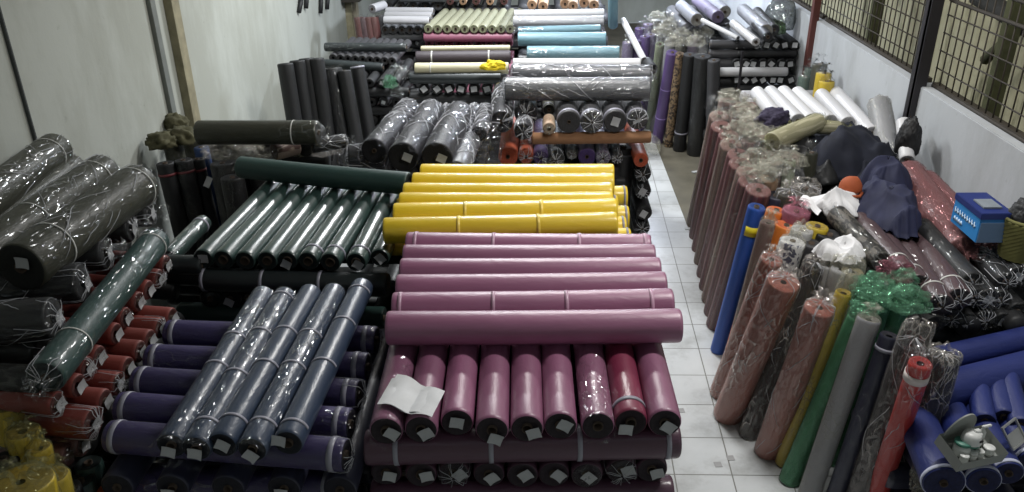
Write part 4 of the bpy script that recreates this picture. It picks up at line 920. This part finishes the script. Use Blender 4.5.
def drape(name, c, sx, sy, h, mat, label, cat, group=None, seed=1, rot=0, fold=.05, nu=72, nr=26, lean=(0, 0)):
    """a cloth thrown over a heap: rounded top, creased skirt, uneven hem"""
    rings = []
    for k in range(nr+1):
        q = k/nr; o = []
        for j in range(nu):
            t = 2*PI*j/nu; ct, st = math.cos(t), math.sin(t)
            hem = 1+.20*noise.noise((ct*1.3+seed, st*1.3, seed*.7))+.10*noise.noise((ct*3, st*3+seed, seed))
            R = q*hem
            x, y = R*ct*sx/2, R*st*sy/2
            n1 = noise.noise((x*2.6+seed*5, y*2.6, seed)); n2 = noise.noise((x*6+seed, y*3+n1*1.5, 2.5)); n3 = noise.noise((x*2.4+n1, y*4+seed*2, 7.1))
            z = h*(1-q**4)*(.72+.75*n1)+fold*.5*(math.exp(-abs(n2)*5)-.5)+fold*1.0*(math.exp(-abs(n3)*5)-.4)
            sk = q**2*fold*.8*noise.noise((ct*4, st*4, seed))
            x += lean[0]*(z/h if h else 0); y += lean[1]*(z/h if h else 0)
            o.append((x+sk*ct, y+sk*st, max(z, 0) if q > .9 else z))
        rings.append(o)
    v, f = loft(rings[1:]); v.append(tuple(sum(a)/nu for a in zip(*rings[0]))); m_ = len(v)-1
    f += [(m_, (j+1) % nu, j)[::-1] for j in range(nu)]
    f.append(tuple(len(v)-1-nu+j for j in range(nu)))
    o = ob(name, mk(name, v, f, mat)); o.location = c; o.rotation_euler.z = rot; tag(o, label, cat, group); return o
drape('draped_cloth', P(841, 160, 1.24), .95, 1.15, .36, NVY, 'big pile of dark navy cloth below the white rolls', 'draped cloth', 'dark cloth', seed=2, fold=.07)
drape('draped_cloth', P(806, 172, 1.22), .55, .75, .26, DK, 'black cloth heap between film tops and the navy pile', 'draped cloth', 'dark cloth', seed=3, fold=.06)
drape('draped_cloth', P(868, 184, 1.2), .5, .55, .24, NVY, 'dark cloth sagging from the navy pile towards the orange hat', 'draped cloth', 'dark cloth', seed=4, fold=.06)
heap('draped_cloth', P(772, 125, 1.45), (.3, .25, .16), plain('dark violet cloth', (48, 42, 66), .8), 'small dark violet cloth on the milky film tops', 'draped cloth', 'dark cloth', seed=85, amp=.3)
roll(P(772, 142, 1.5), P(818, 122, 1.55), .085, *CREAM, label='olive film bag stretched over a roll below the white rolls', name='bagged_roll', cat='bagged roll', fl=dict(a='tuft', b='tuft', amp=.12, mat=YELFILM), lump=.08)
roll(P(840, 128, 1.5), P(800, 126, 1.52), .06, *CREAM, label='short yellowish film bag resting against the navy pile', name='bagged_roll', cat='bagged roll', fl=dict(a='tuft', b='tuft', amp=.14, mat=YELFILM), lump=.08)
for i, (x, y) in enumerate([(812, 152), (790, 160)]):
    B = P(x, y, 1.5); roll(V3((B.x, B.y-.04, .9)), B, .05, *(OLIVE if i == 0 else PALEG), label=['dull olive roll top standing up from the black cloth', 'thin pale green roll top beside the black cloth'][i], stand=True, fl=dict(b='tuft', amp=.08, mat=CLEARD))
crib(2.1, 3.25, 5.7, 7.2, 1.22, CHAR, 'cloth piles')
# navy bag
drape('cloth_bag', P(885, 218, 1.32), .42, .66, .30, NV2, 'slumped blue navy cloth bag on the plum rolls', 'bag', None, seed=6, fold=.09, lean=(.03, .06))
drape('draped_cloth', P(884, 192, 1.36), .38, .42, .36, NV2, 'upright blue navy cloth bunch leaning on the navy pile', 'draped cloth', 'dark cloth', seed=7, fold=.07, lean=(0, .05))
drape('white_cloth', P(834, 208, 1.34), .46, .40, .17, plain('white cotton', (222, 222, 224), .9, var=.04, bump=.2), 'crumpled white cloth with a peaked corner beside the orange hat', 'cloth', None, seed=8, fold=.08)
v = []; 
sheet.curve = lambda u, v: .02*math.sin(u*5)
sheet('white_cloth', [P(799, 200, 1.42), P(818, 213, 1.4), P(822, 208, 1.42), P(803, 195, 1.44)], plain('white cotton', (222, 222, 224), .9), 'folded white strip lying beside the crumpled white cloth', cat='cloth')
bm = bmesh.new(); bmesh.ops.create_uvsphere(bm, u_segments=24, v_segments=12, radius=.085)
for q in bm.verts:
    if q.co.z < -.02: q.co.z = -.02+(q.co.z+.02)*.1; q.co.x *= 1.08
    q.co.z *= 1.1+.12*noise.noise(q.co*20)
me = bpy.data.meshes.new('cap'); bm.to_mesh(me); bm.free(); me.materials.append(plain('rusty orange cloth', (156, 76, 40), .8)); me.polygons.foreach_set('use_smooth', [True]*len(me.polygons))
o = empty('orange_hat', P(850, 190, 1.45), 'rusty orange hat lying between white cloth and navy bag', 'cap'); c_ = ob('crown', me, o); c_.location.z = .02
vs, f = tube([(-.07, -.06, .0), (-.03, -.12, -.004), (.03, -.12, -.004), (.07, -.06, .0)], .012, 8); ob('brim', mk('brim', vs, f, plain('rusty orange cloth', (156, 76, 40), .8)), o)

# ------------------------------------------------------------------ dusty rose and plum rolls
g = 'plum brown rolls lying towards the camera'
roll(P(964, 253, 1.28), P(908, 174, 1.40), .125, *cloth('dusty rose', (104, 64, 66), coat=.4, bump=.9), label='fat dusty rose roll in crinkled film lying along the mesh wall', group=None, fl=dict(a='tuft', b='tuft', ea=.14, eb=.06, amp=.07, mat=film('rosy film', (170, 122, 122), .2, .6, .3, 9, .6)), lump=.05, core=False)
roll(P(994, 252, 1.3), P(926, 180, 1.4), .085, *cloth('dusty rose', (104, 64, 66)), label='thinner dusty rose roll between the fat one and the wall', group=None, fl=dict(a='tuft', b='tuft', ea=.14, amp=.07, mat=film('rosy film')), lump=.05, core=False)
for i, (a, b, r_, h) in enumerate([((918, 286), (862, 212), .085, 1.24), ((941, 305), (884, 216), .08, 1.22), ((959, 299), (902, 212), .08, 1.24), ((905, 272), (848, 205), .07, 1.3)]):
    roll(P(*a, h), P(*b, h), r_, *PLUM, label='plum brown roll pointing at the camera, '+['second from the dark patterned roll', 'third from it, bluish end', 'next to the dusty rose rolls', 'next to the dark patterned roll'][i], group=g, tapes=(.12,), tmat=STRING, tw=.012, fl=dict(a='star', amp=.02, mat=CLEARD))
roll(P(880, 262, 1.36), P(836, 214, 1.44), .075, *MARB, label='grey dark patterned roll slanting down from the white cloth', group=None, fl=dict(a='open', b='tuft', amp=.03, mat=CLEARD))
g = 'black roll ends below the blue carton'
for i, (x, y, h) in enumerate([(975, 298, 1.2), (988, 299, 1.2), (1006, 282, 1.26), (1018, 276, 1.28), (1000, 300, 1.15), (950, 318, 1.08), (966, 322, 1.05), (985, 320, 1.05), (1003, 322, 1.02), (1018, 312, 1.08), (935, 325, 1.08), (972, 282, 1.28)]):
    A = P(x, y, h); roll(A, A+V3((.0, .8, .03)), .07, *BLACK, label='black filmed roll end below the blue carton, '+ORD[i]+' from the plum rolls', group=g, fl=dict(a='tuft' if i % 2 else 'star', ea=.06, amp=.05, mat=CLEAR if i < 5 else CLEARD), sa=(0, 0, .3) if i in (1, 3, 8) else None)
crib(2.3, 3.25, 4.6, 6.3, 1.10, BLACK, 'plum rolls')
# blue carton
CB = plain('blue printed carton', (48, 132, 200), .5, var=.05); CD = plain('dark blue carton', (30, 46, 108), .5, var=.05); CS = plain('grey blue carton side', (88, 112, 140), .6, var=.1)
PRW = plain('white print', (200, 222, 240), .6)
p0 = P(950, 221, 1.46); p1 = P(975, 243, 1.46); d = (p1-p0); wd = d.length; ang = math.atan2(d.y, d.x)
o = empty('carton', p0+Vector((0, 0, -.0)), 'blue printed carton standing on the dusty rose rolls by the wall', 'box'); o.rotation_euler.z = ang
W_, D_, H_ = wd, .20, .21
ob('carton_body', boxm('body', W_/2, D_/2, H_/2, W_, D_, H_, CB, .004), o)
ob('carton_lid', boxm('lid', W_/2, D_/2, H_-.02, W_+.012, D_+.012, .045, CD, .004), o)
ob('side_panel', boxm('side', W_+.003, D_/2, H_/2-.03, .006, D_-.01, H_-.07, CS), o)
parts = []
for i in range(9):   # loose white script lettering on the printed face
    x0 = .03+i*(W_-.06)/9; parts.append(tube([(x0, -.003, .085+.004*i % .01), (x0+.006, -.004, .125), (x0+.014, -.004, .09), (x0+.02, -.003, .105)], .0035, 5))
for i in range(4):
    x0 = .04+i*.03; parts.append(tube([(x0, -.003, .035), (x0+.012, -.004, .06), (x0+.022, -.003, .04)], .006, 5))
v, f = merge(parts); ob('printed_lettering', mk('lettering', v, f, PRW), o)
o2 = ob('folded_paper', boxm('paper', 0, 0, .006, .14, .12, .012, plain('grey paper', (120, 128, 136), .8), .002)); o2.location = p0+Matrix.Rotation(ang, 3, 'Z')@V3((W_*.6, D_*.5, H_+.004)); o2.rotation_euler.z = ang; tag(o2, 'folded grey paper lying on the blue carton', 'paper')
# wicker basket with a dark bag
def basket():
    n = 40; rings = []
    for k in range(19):
        z = .26*k/18; R = .115+.035*z/.26
        rings.append([(R*(1+.03*math.cos(20*t+PI*(k % 2)))*math.cos(t), R*(1+.03*math.cos(20*t+PI*(k % 2)))*math.sin(t), z) for t in [2*PI*j/n for j in range(n)]])
    rings.append([(.150*math.cos(2*PI*j/n), .150*math.sin(2*PI*j/n), .275) for j in range(n)])
    rings.append([(.128*math.cos(2*PI*j/n), .128*math.sin(2*PI*j/n), .275) for j in range(n)])
    rings.append([(.105*math.cos(2*PI*j/n), .105*math.sin(2*PI*j/n), .02) for j in range(n)])
    v, f = loft(rings); f.append(tuple(len(v)-n+j for j in range(n))); return mk('basket', v, f, plain('olive wicker', (112, 110, 62), .8, var=.25))
pb = P(1017, 256, 1.36); o = empty('wicker_basket', pb, 'olive wicker basket beside the blue carton at the wall', 'basket'); ob('woven_body', basket(), o)
v, f = tube([(.142*math.cos(t), .142*math.sin(t), .275) for t in [2*PI*j/24 for j in range(25)]], .012, 8); ob('rim', mk('rim', v, f, plain('olive wicker', (112, 110, 62), .8)), o)
heap('plastic_bag', pb+V3((0, 0, .24)), (.24, .24, .16), DK, 'black bag stuffed into the wicker basket', 'plastic bag', None, seed=91, amp=.2)

# ------------------------------------------------------------------ standing rolls in front, right of the aisle
g = 'colourful rolls standing along the aisle'
lab = plain('yellow sticker', (222, 206, 40), .6)
standp(757, 206, 1.38, 718, 351, .066, BLUE, 'bright blue roll with yellow sticker standing at the aisle edge', g, tapes=((.86, (-.9+PI/2, .7+PI/2)),), tmat=lab, tw=.08, lump=.025)
standp(769, 222, 1.36, 727, 378, .062, BROWN, 'red brown roll with milky film cap behind the bright blue one', g, fl=dict(b='tuft', eb=.09, amp=.02, mat=MILK), core=False)
standp(772, 258, 1.34, 719, 394, .075, CORAL, 'coral roll in film half behind a fatter coral roll', g, fl=dict(b='tuft', eb=.09, amp=.03, mat=CAPF), lump=.04, core=False)
standp(784, 281, 1.32, 727, 416, .104, CORAL, 'fat coral roll with crumpled film cap standing on the tiles', g, fl=dict(a='tuft', ea=.01, b='tuft', eb=.09, amp=.04, mat=CAPF), lump=.05, core=False)
stand(793, 240, 1.42, (-.2, -.02), .085, FLORAL, 'white and blue printed roll top in film behind the fat coral roll', g, fl=dict(b='tuft', eb=.08, amp=.03, mat=MILK))
stand(787, 224, 1.36, (-.2, 0), .085, ORANGE, 'orange roll standing behind the milky capped red brown roll', g)
stand(777, 209, 1.4, (-.2, 0), .075, ORANGE, 'shorter orange roll top just behind the bright blue roll', g)
stand(797, 210, 1.42, (-.2, .02), .1, PINK, 'pink roll top in shiny film beside the orange ones', g, fl=dict(b='tuft', eb=.08, amp=.06, mat=PINKFILM))
stand(803, 228, 1.42, (-.2, 0), .075, WHITE, 'white film capped roll top between orange and yellow tops', g, fl=dict(b='tuft', eb=.04, amp=.05, mat=MILK))
stand(818, 225, 1.42, (-.2, 0), .08, GOLD, 'mustard yellow roll top beside the black tops', g, lump=.05)
stand(830, 234, 1.38, (-.15, 0), .1, BLACK, 'black roll top between the mustard top and patterned roll', g)
stand(812, 242, 1.36, (-.2, 0), .085, CHAR, 'charcoal roll top behind the black bagged roll', g)
stand(776, 195, 1.36, (-.15, 0), .1, INK, 'dark navy roll top at the end of the striped rolls', g)
stand(766, 190, 1.36, (-.15, 0), .085, BLACK, 'black roll top behind the bright blue roll', g)
stand(790, 192, 1.4, (-.1, .05), .1, OLIVE, 'greyish olive film topped roll before the black cloth', g, fl=dict(b='tuft', eb=.08, amp=.06, mat=CAPF))
stand(806, 187, 1.4, (-.1, .05), .11, OLIVE, 'broad greyish olive bagged roll before the black cloth', g, fl=dict(b='bag', eb=.06, amp=.06, mat=CAPF))
stand(768, 178, 1.44, (-.12, 0), .085, TAN, 'tan roll with round milky film top ending the striped rows', g, fl=dict(b='tuft', eb=.09, amp=.05, mat=MILK))
standp(814, 266, 1.32, 749, 435, .075, BLACK, 'black roll in a clear bag between the two coral rolls', g, fl=dict(b='bag', eb=.07, a='tuft', ea=.03, amp=.03, mat=CAPF), core=False)
standp(800, 312, .8, 757, 421, .05, MARB, 'grey marbled roll low between the two coral rolls', g)
standp(820, 307, 1.30, 767, 452, .09, CORAL, 'second fat coral roll standing beside the mustard roll', g, fl=dict(b='tuft', eb=.09, amp=.03, mat=CAPF), lump=.04, core=False)
standp(844, 292, 1.34, 782, 464, .05, GOLD, 'mustard yellow roll with long film neck beside the coral roll', g, fl=dict(b='bag', eb=.14, amp=.03, mat=MILK), core=False)
standp(859, 318, 1.26, 789, 481, .068, LEAF, 'leaf green roll in film standing beside the mustard roll', g, fl=dict(b='bag', eb=.08, amp=.02, mat=GREENFILM), core=False)
standp(869, 318, 1.30, 806, 503, .068, SILV, 'silver grey roll with creamy film top before the green bags', g, fl=dict(b='tuft', eb=.08, amp=.03, mat=MILK), core=False)
standp(890, 334, 1.26, 829, 514, .055, INK, 'ink navy roll standing beside the silver grey roll', g, tapes=(.93,), fl=dict(b='open', eb=.03, amp=.02, mat=CLEARD), core=False)
standp(912, 345, 1.30, 852, 522, .082, STEEL, 'grey roll in a tall clear bag behind the red roll', g, fl=dict(b='bag', eb=.16, amp=.05, mat=CAPF), core=False)
standp(921, 362, 1.34, 867, 524, .06, RED, 'red roll with a white band near its top', g, tapes=(.93,), tmat=plain('white paper band', (214, 204, 200), .7), tw=.05, fl=dict(b='tuft', eb=.08, amp=.03, mat=CLEAR), lump=.04, core=False)
standp(944, 356, 1.26, 898, 530, .085, BLACK, 'black roll in a clear bag next to the royal blue rolls', g, fl=dict(b='bag', eb=.05, amp=.04, mat=CAPF), core=False)
for i, (x, y, s, m, lb) in enumerate([(873, 294, .3, GREENFILM, 'green crumpled bag lying behind the leaf green roll'), (868, 308, .26, GREENFILM, 'pale green film bag over the leaf green roll'), (905, 307, .3, GREENFILM, 'pale green film bag behind the tall clear bag'), (893, 278, .26, PINKFILM, 'pink crumpled film bag among the green ones'), (902, 288, .2, GREENFILM, 'small green bag beside the pink film bag')]):
    heap('plastic_bag', P(x, y, 1.30), (s*.8, s*.65, .13), m, lb, 'plastic bag', 'coloured film bags', seed=150+i, amp=.4)
WC = plain('white cotton', (222, 222, 224), .9)
for i, (x, y, s) in enumerate([(829, 254, .14), (843, 255, .17)]):
    drape('white_cloth', P(x, y, 1.38), s*1.5, s*1.5, .11, WC, ['narrow white cloth bunch beside the black bagged roll', 'round white cloth bunch below the patterned roll'][i], 'cloth', 'white bunches behind the mustard roll', seed=16+i, fold=.05)
for i, (x, y, h) in enumerate([(831, 264, 1.34), (842, 268, 1.36), (853, 270, 1.36), (880, 300, 1.28), (900, 300, 1.28), (870, 290, 1.28), (858, 258, 1.34)]):
    B = P(x, y, h); roll(V3((B.x-.1, B.y, 0)), B, .07, *[WHITE, WHITE, CREAM, LEAF, LEAF, LEAF, WHITE][i], label=['white bagged roll beside the black bagged roll', 'white bagged roll under the round white bunch', 'cream bagged roll standing behind the mustard roll', 'green roll standing under the green bag', 'green roll standing under the pink film', 'green roll standing behind the leaf green one', 'white bagged roll below the dark patterned roll'][i], group='rolls under the bunched tops', stand=True, fl=dict(b='bag', eb=.09, amp=.06, mat=GREENFILM if 2 < i < 6 else MILK), core=False)

# ------------------------------------------------------------------ royal blue rolls and the tray
g = 'royal blue rolls by the mesh wall'
roll(P(938, 360, .98), P(1060, 332, .98), .085, *ROYAL, label='royal blue roll lying crosswise, the upper and rear one', group=g, sag=0)
roll(P(930, 395, .95), P(1060, 361, .95), .115, *ROYAL, label='thick royal blue roll lying crosswise in front of a thinner one', group=g)
for i, (x, y, r_) in enumerate([(944, 484, .105), (984, 482, .085), (1009, 474, .075), (1032, 462, .075)]):
    A = P(x, y, .86-.03*(i == 0)); roll(A, A+V3((.1, .75, .02)), r_, *ROYAL, label='royal blue roll with white end band pointing forward, '+ORD[i]+' from the aisle', group='royal blue rolls pointing at the camera', tapes=(.03,), tmat=plain('white band', (190, 195, 215), .5), tw=.022)
for i, (x, y) in enumerate([(985, 408), (1004, 404), (1020, 412)]):
    A = P(x, y+14, .93); roll(A, A+V3((.12, .4, .05)), .06, *ROYAL, label='short royal blue bundle behind the tray, '+ORD[i]+' from the aisle', group='short blue bundles', name='bundled_cloth', cat='bundled cloth', lump=.08)
heap('plastic_bag', P(930, 490, .6), (.2, .2, .2), MILK, 'pale film lump at the bottom edge beside the blue roll', 'plastic bag', None, seed=170, amp=.4)
crib(2.05, 3.25, 3.4, 4.5, .72, INK, 'royal blue rolls')
GT = plain('grey plastic tray', (140, 144, 140), .5, var=.04); WP = plain('white plastic', (218, 220, 218), .35, var=.03); TEAL = plain('teal plastic', (70, 128, 112), .4); DKG = plain('dark green glass', (56, 66, 36), .3)
pt = P(956, 472, .985); o = empty('tool_tray', pt, 'grey plastic tray holding white bottles on the royal blue rolls', 'tray')
p1 = P(1001, 457, .985); dd = p1-pt; o.rotation_euler = (.28, 0, math.atan2(dd.y, dd.x)-.1); TW = dd.length*.92; TD = .18; KS = .8
bm = bmesh.new()
bmesh.ops.create_cube(bm, size=1); bmesh.ops.scale(bm, vec=(TW, TD, .075), verts=bm.verts); bmesh.ops.translate(bm, vec=(TW/2, TD/2, .0375), verts=bm.verts)
top = [f_ for f_ in bm.faces if f_.normal.z > .9]; r_ = bmesh.ops.inset_region(bm, faces=top, thickness=.012); bmesh.ops.translate(bm, vec=(0, 0, -.062), verts=top[0].verts)
me = bpy.data.meshes.new('tray'); bm.to_mesh(me); bm.free(); me.materials.append(GT); ob('tray_body', me, o)
n = 28; vs = [(TW*.38+.085*math.cos(PI*j/n)*1.0, TD-.012+s*.008, .07+.15*math.sin(PI*j/n)) for s in (0, 1) for j in range(n+1)]; m_ = n+1
f = [(j, j+1, m_+j+1, m_+j) for j in range(n)]+[tuple(range(m_))[::-1], tuple(m_+j for j in range(m_))]
ob('round_back_board', mk('back', vs, f, GT, smooth=False), o)
def lathe(prof, loc, mat, name, parent, n=20):
    v, f = loft([[(q*math.cos(2*PI*j/n), q*math.sin(2*PI*j/n), z) for j in range(n)] for q, z in prof]); f.append(tuple(range(n))[::-1]); f.append(tuple(len(v)-n+j for j in range(n)))
    x = ob(name, mk(name, v, f, mat), parent); x.location = loc; return x
R_ = o.rotation_euler.to_matrix()
def inn(x, y, z=.014): return pt+R_@V3((x, y, z))
b1 = empty('plastic_jar', inn(TW*.30, .085), 'white squat jar with teal band standing in the grey tray', 'jar', None); b1.rotation_euler.z = o.rotation_euler.z
lathe([(.045, 0), (.052, .012), (.052, .06), (.045, .075), (.02, .08)], (0, 0, 0), WP, 'jar_body', b1); lathe([(.05, .08), (.054, .085), (.054, .098), (.048, .102)], (0, 0, 0), TEAL, 'teal_band', b1)
hd = empty('tape_dispenser', inn(TW*.44, .10, .085), 'white dispenser with dark slot on top of the tray bottles', 'dispenser'); hd.rotation_euler.z = o.rotation_euler.z
lathe([(.06, 0), (.062, .01), (.055, .055), (.045, .07), (.02, .074)], (0, 0, 0), WP, 'dispenser_body', hd); ob('slot', boxm('slot', .02, -.055, .035, .03, .012, .016, BLK, .003), hd); lathe([(.05, -.02), (.058, -.015), (.06, 0), (.05, .004)], (0, 0, 0), TEAL, 'teal_ring', hd); ob('top_block', boxm('block', .03, 0, .075, .04, .03, .02, WP, .004), hd); ob('post', boxm('post', 0, .01, -.052, .03, .03, .07, GT, .004), hd)
b2 = empty('glass_bottle', inn(TW*.64, .085), 'dark green bottle standing in the grey tray', 'bottle'); lathe([(.024, 0), (.026, .01), (.026, .08), (.012, .1), (.011, .115)], (0, 0, 0), DKG, 'bottle_body', b2); lathe([(.013, .112), (.013, .13)], (0, 0, 0), WP, 'cap', b2)
b3 = empty('spray_nozzle', inn(TW*.82, .12), 'white spray bottle with nozzle at the tray corner', 'spray bottle'); lathe([(.02, 0), (.021, .09), (.01, .11), (.01, .12)], (0, 0, 0), WP, 'bottle_body', b3); ob('nozzle', boxm('nozzle', .02, 0, .128, .07, .018, .018, WP, .004), b3)
for i, (x, y) in enumerate([(.22, .035), (.42, .04), (.57, .04), (.80, .05)]):
    b = empty('small_pot', inn(TW*x, y), 'small white pot along the front of the grey tray, '+ORD[i]+' from the aisle', 'pot', 'small white pots in the tray'); R2 = .026 if i < 3 else .034
    b.scale = (KS, KS, KS); b.rotation_euler.z = o.rotation_euler.z
    lathe([(R2*.8, 0), (R2, .02), (R2, .04), (R2*.9, .045)], (0, 0, 0), WP, 'pot_body', b); lathe([(R2*1.05, .042), (R2*1.05, .056), (R2*.9, .06)], (0, 0, 0), WP, 'lid', b)
for q_ in (b1, hd, b2, b3): q_.scale = (KS, KS, KS); q_.rotation_euler.z = o.rotation_euler.z
fm = empty('metal_frame', P(1014, 434, 1.0), 'pale metal frame lying on the royal blue rolls beside the tray', 'frame'); fm.rotation_euler = (math.radians(50), 0, math.radians(38))
MET = plain('brushed pale metal', (176, 178, 176), .35, metal=.6)
for nm_, a in [('long_rail', (0, .06, 0, .15, .012, .012)), ('long_rail', (0, -.06, 0, .15, .012, .012)), ('end_rail', (.07, 0, 0, .012, .12, .012)), ('end_rail', (-.07, 0, 0, .012, .12, .012)), ('plate', (0, -.02, -.003, .13, .07, .004))]:
    ob(nm_, boxm(nm_, *a, MET, .002), fm)

# the buried lower layers of all the stacks, one mass nobody could count from here
V_, F_, I_, M_ = [], [], [], []
for k, (mt, lst) in enumerate(BASE.values()):
    M_.append(mt); v, f = merge(lst); o_ = len(V_); V_ += v; F_ += [tuple(i+o_ for i in q) for q in f]; I_ += [k]*len(f)
o = ob('buried_fabric_rolls', mk('rolls', V_, F_, M_, I_)); o['kind'] = 'stuff'; tag(o, 'dark rolls of cloth filling the lowest layers beneath all the stacks', 'fabric rolls')
